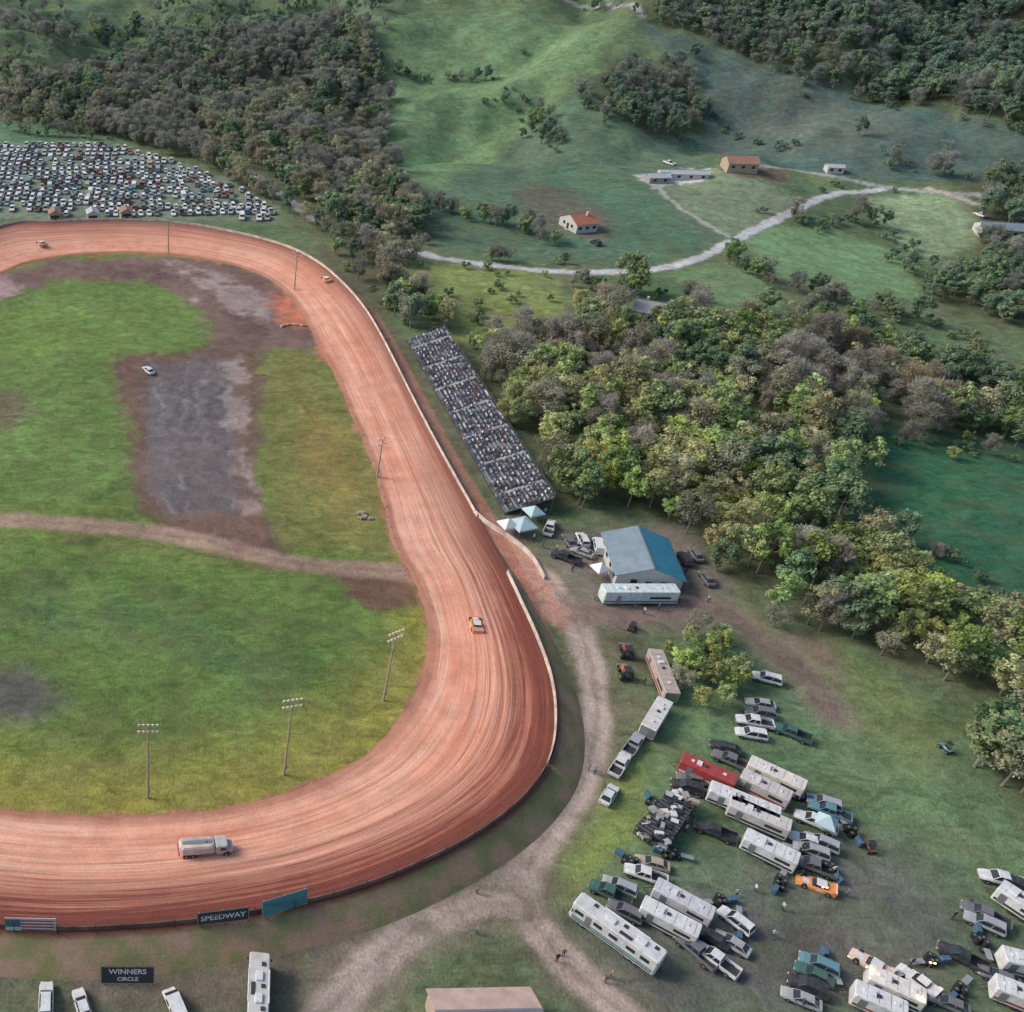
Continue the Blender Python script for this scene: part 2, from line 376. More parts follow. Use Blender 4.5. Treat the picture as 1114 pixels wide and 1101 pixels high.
DROADS=[([(520,568),(555,594),(585,622),(612,652),(632,690),(645,740),(648,790),(638,835),(612,885),(583,925),(568,962),(575,995),(605,1035),(650,1080),(700,1120)],2.3,(178,160,150)),
 ([(570,958),(530,978),(470,1000),(420,1035),(385,1070),(350,1110)],2.4,(160,146,138)),
 ([(625,665),(680,668),(740,660),(790,668)],3,(130,112,106)),
 ([(560,985),(520,985),(480,1000)],1.6,(165,149,139)),
 ([(790,668),(840,705),(880,740),(905,775)],2.0,(112,100,92))]
DROADSW=[(smooth([P(*p)[:2] for p in l],6),w,c) for l,w,c in DROADS]
# ---------------------------------------------------------------- terrain sheet
ys=np.concatenate([np.linspace(-300,44,22),np.geomspace(46,640,760),np.geomspace(645,5000,60)])
ts=SH+np.concatenate([-np.geomspace(5,.62,18),np.linspace(-.6,.6,820),np.geomspace(.62,5,18)])
Yg,Tg=np.meshgrid(ys,ts,indexing='ij'); W=np.maximum(69+.82*Yg,60); Xg=Tg*W
ny,nx=Yg.shape; X=Xg.ravel(); Y=Yg.ravel(); Z=hgt(X,Y)
wamp=2.4*np.clip(Y/120,.5,2.2)
X2=X+wamp*(fbm(X/7,Y/7,3,31)-.5)+wamp*1.2*(fbm(X/2.2,Y/2.2,2,33)-.5); Y2=Y+wamp*(fbm(X/7,Y/7,3,47)-.5)+wamp*1.2*(fbm(X/2.2,Y/2.2,2,49)-.5)
C=np.zeros((len(X),3)); gr=np.ones(len(X))
n1=np.clip((fbm(X/22,Y/22,4,3)-.5)*1.8+.5,0,1)[:,None]; n2=fbm(X/6,Y/6,3,8)
C[:]=A(88,114,80)*(1-n1)+A(110,116,90)*n1
farm=sm(330,360,Y)[:,None]; C=C*(1-farm)+(A(80,104,80)*(1-n1)+A(106,126,90)*n1)*farm
def bbox(pts,pad):
    pts=np.asarray(pts); return (X>pts[:,0].min()-pad)&(X<pts[:,0].max()+pad)&(Y>pts[:,1].min()-pad)&(Y<pts[:,1].max()+pad)
def paint(poly,col,soft=2.,op=1.,world=False,g=None,brk=0.):
    global C
    pw=poly if world else G(poly); k=np.where(bbox(pw,soft+6))[0]
    if len(k)==0: return
    sd=sdpoly(X2[k],Y2[k],pw)
    m=np.clip(.5-sd/soft,0,1)*op
    if brk: m=m*np.clip(1-brk+brk*2*sm(.35,.65,n2[k]),0,1)
    C[k]=C[k]*(1-m[:,None])+A(*col)*m[:,None]
    if g is not None: gr[k]=gr[k]*(1-m)+g*m
def paintline(pl,w,col,soft=1.,op=1.,g=0.,track=False):
    pl=np.array(pl); k=np.where(bbox(pl,w+soft+5))[0]
    if len(k)==0: return
    q=.3
    d=sdline(X2[k]*q+X[k]*(1-q),Y2[k]*q+Y[k]*(1-q),pl)
    m=np.clip(.5-(d-w)/soft,0,1)*op
    if track: m=m*(1-.4*np.exp(-(d/.45)**2))
    C[k]=C[k]*(1-m[:,None])+A(*col)*m[:,None]; gr[k]=gr[k]*(1-m)+g*m
# distant fields
paint([(425,20),(560,5),(665,22),(650,80),(560,150),(480,205),(430,195),(418,90)],(106,136,98),8)
paint([(560,150),(650,85),(720,140),(760,150),(770,200),(805,262),(700,288),(600,287),(470,272),(432,212),(480,205)],(86,112,92),8)
paint([(600,185),(690,195),(740,240),(770,262),(700,285),(640,280),(560,240)],(82,116,94),8,.8)
paint([(690,20),(760,45),(900,82),(1114,146),(1250,170),(1250,230),(1114,205),(870,186),(800,172),(765,160),(760,100)],(80,104,98),6)
paint([(800,60),(900,100),(1000,140),(940,170),(820,160),(780,110)],(98,106,100),20,.7,brk=.5)
paint([(0,85),(50,100),(30,125),(0,120)],(88,114,80),6); paint([(0,132),(90,135),(160,160),(0,160)],(92,126,98),5)
paint([(0,0),(120,5),(90,30),(0,28)],(88,112,88),8,.8); paint([(200,30),(330,0),(420,0),(420,40),(330,30),(240,50)],(92,118,88),8,.8)
paint([(560,205),(605,200),(665,238),(668,262),(610,258),(570,235)],(100,96,88),5,.9,brk=.4)
paint([(692,190),(775,182),(870,216),(832,246),(790,256),(735,224)],(122,138,112),3)
paint([(690,190),(765,182),(772,194),(705,205)],(188,186,186),2,g=0)
paint([(780,178),(860,186),(850,200),(800,192)],(105,88,80),3,.8)
paint([(806,264),(840,248),(905,246),(960,266),(1005,302),(1000,325),(930,325),(850,300)],(114,148,106),4)
paint([(935,212),(1050,208),(1080,262),(1010,282),(950,245)],(138,160,124),4)
paint([(730,298),(800,284),(850,308),(850,335),(760,328)],(110,138,100),4)
paint([(415,268),(520,290),(612,299),(618,365),(560,385),(500,376),(450,335)],(126,140,84),5,brk=.3)
paint([(940,428),(1114,440),(1250,450),(1250,730),(1114,700),(1035,665),(965,625),(925,560)],(50,98,74),6)
paint([(960,460),(1114,500),(1114,560),(1000,560)],(62,110,78),14,.6,brk=.5)
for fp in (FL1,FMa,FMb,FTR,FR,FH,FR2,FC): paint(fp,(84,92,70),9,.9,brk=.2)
# parking lot far
LOT=[(-60,158),(60,154),(125,158),(185,172),(240,192),(300,224),(305,242),(200,238),(0,236),(-60,240)]
paint(LOT,(118,130,114),4,.9,g=.6)
# paddock & outside grounds
paint([(605,660),(700,690),(760,770),(700,860),(640,960),(560,930),(600,850),(608,760)],(96,112,76),4)
paint([(700,800),(745,765),(800,760),(735,850),(700,915),(660,965),(608,985),(598,955),(640,885),(660,840)],(122,138,78),3)
paint([(690,690),(830,690),(930,700),(1060,800),(1114,900),(1114,1110),(700,1110),(640,1000),(700,900)],(92,118,88),5,.8)
paint([(830,690),(905,695),(965,730),(1040,795),(1010,850),(950,810),(890,750)],(108,124,80),5,.85)
paint([(870,800),(960,810),(1040,860),(1100,950),(960,920),(900,860)],(96,120,84),8,.75)
paint([(850,900),(1000,930),(1070,1010),(1030,1110),(680,1110),(610,1040),(640,985),(780,960)],(100,102,98),12,.95,g=.4,brk=.45)
paint([(700,1040),(800,1040),(880,1000),(900,1060),(820,1110),(720,1110)],(86,82,82),8,.85,g=.3,brk=.3)
paint([(850,960),(960,980),(1000,1040),(900,1040),(860,1010)],(98,92,90),6,.7,g=.3,brk=.5)
paint([(835,688),(900,690),(945,790),(905,790),(870,740)],(120,102,96),5,.8,g=.3,brk=.6)
paint([(610,575),(745,570),(800,640),(770,690),(640,680),(600,610)],(118,108,104),5,.85,g=.1,brk=.2)
paint([(655,690),(700,690),(720,760),(700,800),(665,790)],(102,98,84),4,.7,brk=.6)
paint([(-60,1018),(120,1022),(330,1000),(450,965),(560,905),(590,860),(615,880),(580,940),(440,1020),(360,1110),(-60,1110)],(106,96,88),5,.9,g=.4,brk=.5)
paint([(0,1020),(250,1015),(420,975),(560,915),(555,960),(450,990),(250,1050),(0,1050)],(96,98,76),3,.7,brk=.5)
paint([(580,700),(606,690),(622,760),(612,830),(590,870),(604,780)],(104,112,76),3,.8,brk=.3)
paint([(440,1060),(480,1010),(540,1000),(580,1040),(600,1110),(430,1110)],(94,108,80),4,.85,brk=.3)
paint([(360,1040),(440,990),(560,975),(575,990),(480,1010),(400,1110),(330,1110)],(128,116,108),6,.7,g=.2,brk=.4)
paint([(380,262),(440,360),(560,560),(600,600),(560,590),(500,500),(420,360),(340,270)],(98,96,78),4,.8,g=.3)
for l,w,c in ROADSW: paintline(l,w+.8,(108,116,96),2.,.6); paintline(l,w,c,.9,.92)
for l,w,c in DROADSW: paintline(l,w+2.0,(122,114,98),3,.6,.3); paintline(l,w,c,1.4,.95,0,True)
paint([(515,556),(548,574),(585,606),(600,640),(622,665),(612,690),(585,660),(560,625),(535,600),(520,585)],(170,130,114),2,.95,g=0)
# infield
paint(inner_poly,(102,124,64),1.2,1,True)
paint([(-40,310),(0,310),(70,305),(150,308),(200,322),(226,352),(225,378),(160,385),(120,400),(145,450),(150,545),(0,548),(-60,548)],(99,126,72),4,.8)
paint([(-200,600),(60,595),(230,610),(380,640),(440,680),(380,790),(200,830),(-200,820)],(94,120,64),10,.8)
paint([(-100,640),(60,620),(200,660),(340,720),(300,760),(120,700),(-60,700)],(80,106,68),14,.85,brk=.7)
paint([(-100,350),(40,330),(150,345),(120,380),(0,400),(-60,420)],(106,132,68),10,.7,brk=.7)
kk=np.where(bbox(inner_poly,5))[0]; sd=sdpoly(X[kk],Y[kk],inner_poly)
m=np.clip(1+sd/(7+14*sm(150,110,Y[kk])),0,1)*(sd<0)*.85*sm(215,190,Y[kk])*np.clip(.4+n2[kk]*1.2,0,1); C[kk]=C[kk]*(1-m[:,None])+A(146,136,68)*m[:,None]
paint([(284,384),(345,384),(380,450),(402,505),(428,606),(300,592),(290,450)],(116,120,70),2)
paint([(330,440),(385,470),(405,540),(380,580),(330,500)],(146,126,74),8,.75,brk=.4)
paint([(-60,305),(0,297),(60,283),(150,278),(225,283),(280,296),(312,317),(338,350),(350,384),(300,380),(262,392),(225,390),(228,352),(205,322),(150,307),(60,304),(0,325)],(118,98,92),4,1,g=.05)
paint([(60,290),(200,290),(300,330),(290,370),(235,350),(200,310)],(92,76,76),6,.7,brk=.9)
paint([(122,388),(280,378),(286,450),(284,550),(310,602),(240,592),(180,578),(144,550),(136,450)],(110,90,80),3,1,g=.1)
paint([(-20,300),(10,300),(20,318),(-10,325)],(170,150,148),3,.7); paint([(185,285),(250,300),(300,330),(290,350),(220,330)],(165,150,146),4,.7,brk=.95)
paint([(158,394),(252,390),(260,470),(258,560),(175,556),(157,520)],(108,105,108),3,.9,g=0,brk=.25)
paint([(240,390),(262,388),(284,560),(262,566)],(150,134,128),2.5,.8,brk=.95)
for x0,x1 in ((168,178),(196,203),(218,226),(244,250),(262,272)): paint([(x0,395),(x0+3,395),(x1+3,555),(x1,555)],(146,142,144),1.0,.55,brk=.95)
for x0,x1 in ((182,190),(208,214),(232,240)): paint([(x0,395),(x0+5,395),(x1+5,555),(x1,555)],(82,76,78),1.4,.6,brk=.9)
paint([(298,322),(330,316),(345,348),(322,356),(305,350)],(215,125,90),6,.7,g=0)
paint([(-60,728),(0,722),(55,735),(78,762),(40,785),(-60,780)],(88,80,88),6,.8,g=.4); paint([(-30,430),(20,425),(35,450),(0,470),(-30,470)],(112,98,90),4,.7)
paint([(370,622),(450,622),(462,655),(420,664),(375,648)],(108,80,72),3,.9,g=.1)
paint([(60,570),(200,585),(330,612),(310,622),(180,602),(60,585)],(105,100,66),4,.5)
paintline(smooth([P(*p)[:2] for p in [(-160,560),(0,566),(80,570),(160,578),(230,591),(300,608),(370,618),(460,622)]],6),2.4,(156,130,118),1.6,.95,0,True)
for vx in ([(160,640),(260,660),(420,700)],[(60,800),(200,790),(330,740)],[(20,600),(120,620),(300,690)]): paintline(smooth([P(*p)[:2] for p in vx],6),1.6,(80,102,60),4,.5,1)
kk=np.where(bbox(outer_poly,9))[0]; sdo=sdpoly(X[kk],Y[kk],outer_poly); sdi=sdpoly(X2[kk],Y2[kk],inner_poly)
mm=((sdi>-1.2)&(sdo<4)); m=mm*np.clip((sdi+1.2)/.8,0,1)*.9
C[kk]=C[kk]*(1-m[:,None])+A(158,112,94)*m[:,None]; gr[kk]*=(1-m)
me=bpy.data.meshes.new('ground'); nv=len(X)
me.vertices.add(nv); me.vertices.foreach_set('co',np.stack([X,Y,Z],1).astype(np.float32).ravel())
i=np.arange(ny-1)[:,None]*nx+np.arange(nx-1)[None,:]; q=np.stack([i,i+1,i+nx+1,i+nx],-1).reshape(-1,4)
me.loops.add(q.size); me.loops.foreach_set('vertex_index',q.ravel().astype(np.int32))
me.polygons.add(len(q)); me.polygons.foreach_set('loop_start',(np.arange(len(q))*4).astype(np.int32))
me.update(calc_edges=True); me.polygons.foreach_set('use_smooth',np.ones(len(q),bool))
a=me.attributes.new('landcover','FLOAT_COLOR','POINT'); a.data.foreach_set('color',np.concatenate([C,np.ones((nv,1))],1).astype(np.float32).ravel())
a=me.attributes.new('grassy','FLOAT','POINT'); a.data.foreach_set('value',gr.astype(np.float32))
m,nt,b=newmat('ground_grass_and_dirt')
at=nd(nt,'ShaderNodeAttribute',attribute_name='landcover'); ag=nd(nt,'ShaderNodeAttribute',attribute_name='grassy')
geo=nd(nt,'ShaderNodeNewGeometry'); pos=geo.outputs['Position']
nA=noise(nt,pos,.05,4); nB=noise(nt,pos,.3,6,.7,.8); nC=noise(nt,pos,2.2,4,.7)
mp=nd(nt,'ShaderNodeMapping',{'Scale':(.22,.5,1),'Rotation':(0,0,-.35)}); nt.links.new(pos,mp.inputs['Vector']); nS=noise(nt,mp.outputs[0],1.,6,.7,1.2)
v=ma(nt,'MULTIPLY',mr(nt,nA,.3,.7,.80,1.2),mr(nt,nB,.28,.72,.66,1.34))
v=ma(nt,'MULTIPLY',v,mr(nt,nC,.25,.75,.70,1.30))
gs=mr(nt,nS,.3,.7,.62,1.36); gs=ma(nt,'ADD',ma(nt,'MULTIPLY',ma(nt,'SUBTRACT',gs,1.),ag.outputs['Fac']),1.)
v=ma(nt,'MULTIPLY',v,gs)
sc=nd(nt,'ShaderNodeVectorMath',operation='SCALE'); nt.links.new(at.outputs['Color'],sc.inputs[0]); nt.links.new(v,sc.inputs['Scale'])
hue=mx(nt,ma(nt,'MULTIPLY',mr(nt,noise(nt,pos,.12,5,.7),.42,.75,0,.45),ag.outputs['Fac']),sc.outputs[0],(.19,.17,.09))
nt.links.new(hue,b.inputs['Base Color']); b.inputs['Roughness'].default_value=.95; b.inputs['Specular IOR Level'].default_value=.15
bp=nd(nt,'ShaderNodeBump',{'Strength':.6,'Distance':.4}); nt.links.new(ma(nt,'ADD',nC,nB),bp.inputs['Height']); nt.links.new(bp.outputs[0],b.inputs['Normal'])
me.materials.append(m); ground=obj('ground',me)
# ---------------------------------------------------------------- track
nu=len(ST); cen=(inner+outer)/2; arc=np.concatenate([[0],np.cumsum(np.linalg.norm(np.diff(cen,axis=0),axis=1))])
vs=np.concatenate([[-.03],np.linspace(0,1,25),[1.03]])
V=[];Tt=[]
for i in range(nu):
    I=inner[i];O=outer[i];d=O-I;L=np.linalg.norm(d);dn=d/L;bk=ST[i,4]
    jit=.5*math.sin(arc[i]*.35)+.35*math.sin(arc[i]*.9+1)
    for v in vs:
        p=I+d*v
        z=.10+bk*max(0,v)**1.6
        if v<0: z=-.02; p=I-dn*(.9+.4*jit)
        elif v==0: z=.28+.06*math.sin(arc[i]*1.3); p=I-dn*.35*jit
        if v>1: p=O+dn*.5; z=.1+bk
        V.append((p[0],p[1],z)); Tt.append((arc[i],v,ST[i,5]))
    p=O+dn*(.6+bk*1.5); V.append((p[0],p[1],-.05)); Tt.append((arc[i],1.6,ST[i,5]))
n=len(vs)+1
Fc=[(i*n+j,i*n+j+1,(i+1)*n+j+1,(i+1)*n+j) for i in range(nu-1) for j in range(n-1)]
me=bpy.data.meshes.new('dirt_race_track'); me.from_pydata(V,[],Fc)
a=me.attributes.new('tuv','FLOAT_VECTOR','POINT'); a.data.foreach_set('vector',np.array(Tt,np.float32).ravel())
me.polygons.foreach_set('use_smooth',[True]*len(Fc))
m,nt,b=newmat('red_clay_track'); at=nd(nt,'ShaderNodeAttribute',attribute_name='tuv'); sp=nd(nt,'ShaderNodeSeparateXYZ'); nt.links.new(at.outputs['Vector'],sp.inputs[0])
u,vv,wt=sp.outputs
def suv(us,vs_,det=4,rough=.6,sc=1.,dist=.15,ph=0.):
    c=nd(nt,'ShaderNodeCombineXYZ'); nt.links.new(ma(nt,'MULTIPLY',u,us),c.inputs[0]); nt.links.new(ma(nt,'MULTIPLY',vv,vs_),c.inputs[1]); c.inputs[2].default_value=ph
    return noise(nt,c.outputs[0],sc,det,rough,dist)
geo=nd(nt,'ShaderNodeNewGeometry'); pos=geo.outputs['Position']
s1=suv(.014,6); s2=suv(.022,30,4,.7,1,.4); s3=suv(.04,85,3,.7); s4=suv(.03,16,4,.65,1,.8,7.); pn=noise(nt,pos,.25,5,.6); pf=noise(nt,pos,3,4,.7); pw=noise(nt,pos,.05,4,.6)
base=mx(nt,mr(nt,s1,.35,.65,0,1),tuple(A(202,138,114)),tuple(A(224,170,148)))
base=mx(nt,mr(nt,s4,.50,.66,0,.6),base,tuple(A(234,192,172)))
base=mx(nt,mr(nt,s2,.48,.68,0,.62),base,tuple(A(168,108,88)))
base=mx(nt,mr(nt,s3,.52,.7,0,.35),base,tuple(A(236,194,174)))
base=mx(nt,mr(nt,pw,.45,.65,0,.35),base,tuple(A(190,120,94)))
dk=ma(nt,'ADD',vv,ma(nt,'MULTIPLY',ma(nt,'SUBTRACT',s2,.5),.75)); dk=ma(nt,'ADD',dk,ma(nt,'MULTIPLY',ma(nt,'SUBTRACT',s4,.5),.6)); dk=ma(nt,'ADD',dk,ma(nt,'MULTIPLY',ma(nt,'SUBTRACT',pn,.5),.3))
dm=ma(nt,'MULTIPLY',mr(nt,dk,.44,.86,0,1),mr(nt,wt,.1,1,.15,1))
dcol=mx(nt,mr(nt,s3,.45,.65,0,1),tuple(A(108,62,54)),tuple(A(138,80,68)))
base=mx(nt,dm,base,dcol)
edge=mr(nt,vv,.84,.98,0,.75); base=mx(nt,ma(nt,'MULTIPLY',edge,mr(nt,pn,.3,.6,.6,1)),base,tuple(A(102,62,54)))
ed=mr(nt,vv,.07,-.02,0,.85); base=mx(nt,ed,base,tuple(A(150,104,86)))
skc=mx(nt,mr(nt,pn,.42,.58,0,1),tuple(A(118,120,84)),tuple(A(140,118,100)))
sk=mr(nt,vv,1.02,1.12,0,1); base=mx(nt,sk,base,skc)
vx=ma(nt,'MULTIPLY',mr(nt,pn,.3,.7,.84,1.12),mr(nt,pf,.3,.7,.86,1.14))
sc=nd(nt,'ShaderNodeVectorMath',operation='SCALE'); nt.links.new(base,sc.inputs[0]); nt.links.new(vx,sc.inputs['Scale'])
nt.links.new(sc.outputs[0],b.inputs['Base Color']); b.inputs['Roughness'].default_value=.9; b.inputs['Specular IOR Level'].default_value=.12
bp=nd(nt,'ShaderNodeBump',{'Strength':.5,'Distance':.18}); nt.links.new(ma(nt,'ADD',s2,pf),bp.inputs['Height']); nt.links.new(bp.outputs[0],b.inputs['Normal'])
me.materials.append(m); obj('dirt_race_track',me)
# walls
def wall(name,pts,h=.8,w=.25,k='conc',z0=None):
    b=MB(); n=len(pts); rings=[]
    for i in range(n):
        p=np.array(pts[i][:2]);z=pts[i][2]
        t=np.array(pts[min(i+1,n-1)][:2])-np.array(pts[max(i-1,0)][:2]); t/=np.linalg.norm(t)+1e-9; nn=np.array([-t[1],t[0]])*w/2
        rings.append([(p[0]-nn[0],p[1]-nn[1],z-.3),(p[0]+nn[0],p[1]+nn[1],z-.3),(p[0]+nn[0]*.7,p[1]+nn[1]*.7,z+h),(p[0]-nn[0]*.7,p[1]-nn[1]*.7,z+h)])
    b.rings(rings,k); return obj(name,b.mesh(name))
seg=10
def oseg(a,bn): return [(ST[i,2],ST[i,3],.1+ST[i,4]) for i in range(int(a*seg),int(bn*seg)+1)]
wall('track_wall',oseg(0,14.2),.7,.22)
wall('track_wall',oseg(16.2,21.3),.8)
wall('track_wall',oseg(21.4,len(pairs)),.8,.25,'rustwall')
ext=smooth([P(515,557,.5),P(530,570,.4),P(555,586,.3),P(578,606,.2),P(592,630,.1)],6); wall('pit_lane_wall',[tuple(p) for p in ext],.8)
def fence(name,pts,h,step,k='metal',wires=4,r=.05):
    b=MB(); P3=[np.array(p,float) for p in pts]; acc=0
    posts=[]
    for i in range(len(P3)-1):
        if acc<=0: posts.append(P3[i]); acc=step
        acc-=np.linalg.norm(P3[i+1]-P3[i])
    for p in posts: b.cyl(p,(p[0],p[1],p[2]+h),r,r,k,5)
    for p,q in zip(posts[:-1],posts[1:]):
        for j in range(wires):
            z=h*(j+1)/wires-.05; b.cyl((p[0],p[1],p[2]+z),(q[0],q[1],q[2]+z),.018,.018,k,3)
    return obj(name,b.mesh(name))
fence('catch_fence',[(ST[i,2]+.5*(ST[i,2]-ST[i,0])/20,ST[i,3]+.5*(ST[i,3]-ST[i,1])/20,.1+ST[i,4]) for i in range(205,290)],2.0,4,'dark',5)
fence('catch_fence',[(ST[i,2]+.5*(ST[i,2]-ST[i,0])/20,ST[i,3]+.5*(ST[i,3]-ST[i,1])/20,.1+ST[i,4]) for i in range(85,142)],3.6,5,'metal',6)
fence('infield_guard_rail',[(ST[i,0]-.5*(ST[i,2]-ST[i,0])/20,ST[i,1]-.5*(ST[i,3]-ST[i,1])/20,0) for i in range(95,150)],.7,3,'wood',1,.09)
# ---------------------------------------------------------------- trees
def leafmat(name,c1,c2,k=1.5):
    c1=tuple(min(.8,v*k) for v in c1); c2=tuple(min(.8,v*k) for v in c2)
    m,nt,b=newmat(name); at=nd(nt,'ShaderNodeAttribute',attribute_name='cv'); oi=nd(nt,'ShaderNodeObjectInfo')
    c=mx(nt,at.outputs['Fac'],c1,c2)
    r=oi.outputs['Random']
    hs=nd(nt,'ShaderNodeHueSaturation',{'Hue':.5}); nt.links.new(c,hs.inputs['Color'])
    nt.links.new(mr(nt,r,0,1,.475,.525),hs.inputs['Hue']); nt.links.new(mr(nt,ma(nt,'FRACT',ma(nt,'MULTIPLY',r,17.3)),0,1,.72,1.25),hs.inputs['Value'])
    nt.links.new(mr(nt,ma(nt,'FRACT',ma(nt,'MULTIPLY',r,7.7)),0,1,.72,1.05),hs.inputs['Saturation'])
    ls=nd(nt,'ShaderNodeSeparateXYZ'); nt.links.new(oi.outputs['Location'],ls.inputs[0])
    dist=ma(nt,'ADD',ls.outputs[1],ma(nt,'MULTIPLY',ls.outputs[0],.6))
    cc=mx(nt,mr(nt,dist,220,900,0,.6),hs.outputs[0],(.20,.33,.33))  # aerial haze painted into the foliage colour: bluer tint the farther the tree
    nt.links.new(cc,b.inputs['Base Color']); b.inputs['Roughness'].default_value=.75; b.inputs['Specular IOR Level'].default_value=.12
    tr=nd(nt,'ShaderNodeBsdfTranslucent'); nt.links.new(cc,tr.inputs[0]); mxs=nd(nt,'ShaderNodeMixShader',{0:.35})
    nt.links.new(b.outputs[0],mxs.inputs[1]); nt.links.new(tr.outputs[0],mxs.inputs[2]); nt.links.new(mxs.outputs[0],nt.nodes['Material Output'].inputs[0])
    return m
bark=simple('tree_bark',(.22,.19,.16),.9,0,.3,2)
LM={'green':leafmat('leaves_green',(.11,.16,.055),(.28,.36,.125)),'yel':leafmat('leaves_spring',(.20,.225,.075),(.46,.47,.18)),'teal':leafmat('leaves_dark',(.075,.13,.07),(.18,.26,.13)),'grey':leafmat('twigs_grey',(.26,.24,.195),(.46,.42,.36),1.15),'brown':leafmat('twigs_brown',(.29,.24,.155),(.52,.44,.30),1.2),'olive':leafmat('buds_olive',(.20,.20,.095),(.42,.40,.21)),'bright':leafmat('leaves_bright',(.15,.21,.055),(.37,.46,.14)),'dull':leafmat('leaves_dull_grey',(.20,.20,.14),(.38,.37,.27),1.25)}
def tree(name,kind,leaf,Ht,rad,seed,ncl=30,per=70,ls=.42):
    r=np.random.default_rng(seed)
    b=MB(); b.mats=['b']
    lean=r.uniform(-.4,.4,2); top=np.array([lean[0],lean[1],Ht*.62])
    tr=.022*Ht
    pts=[np.array([0,0,-.4]),np.array([lean[0]*.2,lean[1]*.2,Ht*.2]),np.array([lean[0]*.6,lean[1]*.6,Ht*.42]),top]
    for i in range(3): b.cyl(pts[i],pts[i+1],tr*(1-.27*i),tr*(1-.27*(i+1)),'b',6)
    cs=[]
    while len(cs)<ncl:
        d=r.normal(size=3); d/=np.linalg.norm(d); q=r.uniform(.35,1)**.5
        ax=1+.25*math.sin(3*math.atan2(d[1],d[0])+seed)+.15*math.sin(5*math.atan2(d[1],d[0])+seed*2)
        c=np.array([d[0]*rad*q*ax*.82,d[1]*rad*q*ax*.82,Ht*.60+d[2]*Ht*.34*q])
        if c[2]<Ht*.24: continue
        cs.append(c)
    for c in cs[:9 if kind!='bare' else 16]:
        s=pts[1]+(pts[3]-pts[1])*r.uniform(0,.9); mid=(s+c)/2+np.array([0,0,-.3])
        b.cyl(s,mid,tr*.38,tr*.25,'b',4); b.cyl(mid,c,tr*.25,tr*.08,'b',4)
        if kind=='bare':
            for k in range(5):
                e=c+r.normal(size=3)*rad*.3+np.array([0,0,.6]); b.cyl(mid+(c-mid)*r.uniform(0,1),e,tr*.1,.015,'b',3)
    nb=len(b.v); V=[np.array(v) for v in b.v]; F_=list(b.f); mi=[0]*len(F_); cvl=[.5]*nb
    LV=[];LC=[]
    for c in cs:
        n=int(per*r.uniform(.6,1.3)); cr=rad*r.uniform(.2,.4); cval=np.clip(r.normal(.5,.25),0,1)
        d=r.normal(size=(n,3)); d/=np.linalg.norm(d,axis=1)[:,None]; rr=cr*r.uniform(.35,1.12,n)[:,None]; d2=d*np.array([1,1,.75])
        p=c+d2*rr
        if kind=='bare':
            ax=d+r.normal(size=(n,3))*.5+np.array([0,0,.4]); ax/=np.linalg.norm(ax,axis=1)[:,None]
            sd=np.cross(ax,r.normal(size=(n,3))*.5+np.array([0,0,1.])); sd/=np.linalg.norm(sd,axis=1)[:,None]
            a_=ax*r.uniform(.35,.75,n)[:,None]; s_=sd*r.uniform(.045,.10,n)[:,None]
        else:
            nn=d*.8+r.normal(size=(n,3))*.45+np.array([0,0,.8]); nn/=np.linalg.norm(nn,axis=1)[:,None]
            a_=np.cross(nn,r.normal(size=(n,3))); a_/=np.linalg.norm(a_,axis=1)[:,None]; s_=np.cross(nn,a_)
            sz=r.uniform(.5,1.15,n)[:,None]*ls; a_=a_*sz; s_=s_*sz*.7
        LV.append(np.stack([p-a_-s_*.4,p+s_,p+a_,p-s_],1).reshape(-1,3))
        LC.append(np.repeat(np.clip(cval+r.normal(0,.18,n),0,1),4))
    LV=np.concatenate(LV);LC=np.concatenate(LC); nl=len(LV)//4
    me=bpy.data.meshes.new(name); allv=[tuple(v) for v in V]+[tuple(v) for v in LV]
    F_+= [(nb+4*i,nb+4*i+1,nb+4*i+2,nb+4*i+3) for i in range(nl)]; mi+=[1]*nl
    me.from_pydata(allv,[],F_); me.materials.append(bark); me.materials.append(LM[leaf]); me.polygons.foreach_set('material_index',mi)
    a=me.attributes.new('cv','FLOAT','POINT'); a.data.foreach_set('value',np.concatenate([np.array(cvl),LC]).astype(np.float32))
    return me
TP=[('tree_a','leafy','green',11,3.7,1,32,62,.38),('tree_b','leafy','yel',10,3.4,2,30,52,.34),('tree_c','leafy','teal',12,3.7,3,34,64,.38),('tree_d','bare','grey',12,4.0,4,30,90,.4),('tree_e','bare','brown',11,3.8,5,30,85,.4),('tree_f','leafy','olive',12,3.8,6,28,46,.30),('tree_g','leafy','bright',12,3.5,7,32,62,.35),('tree_h','leafy','teal',4.2,2.4,8,16,60,.30),('tree_i','leafy','green',13,3.2,9,32,56,.36),('tree_j','bare','grey',10,3.3,10,26,85,.4),('tree_k','leafy','dull',11,4.0,12,30,50,.27),('tree_l','leafy','green',4.5,2.2,13,16,50,.30)]
TM=[tree(*t) for t in TP]
pc=bpy.data.collections.new('tree_library')
for t,me in zip(TP,TM):
    o=bpy.data.objects.new(t[0]+'_source',me); pc.objects.link(o)
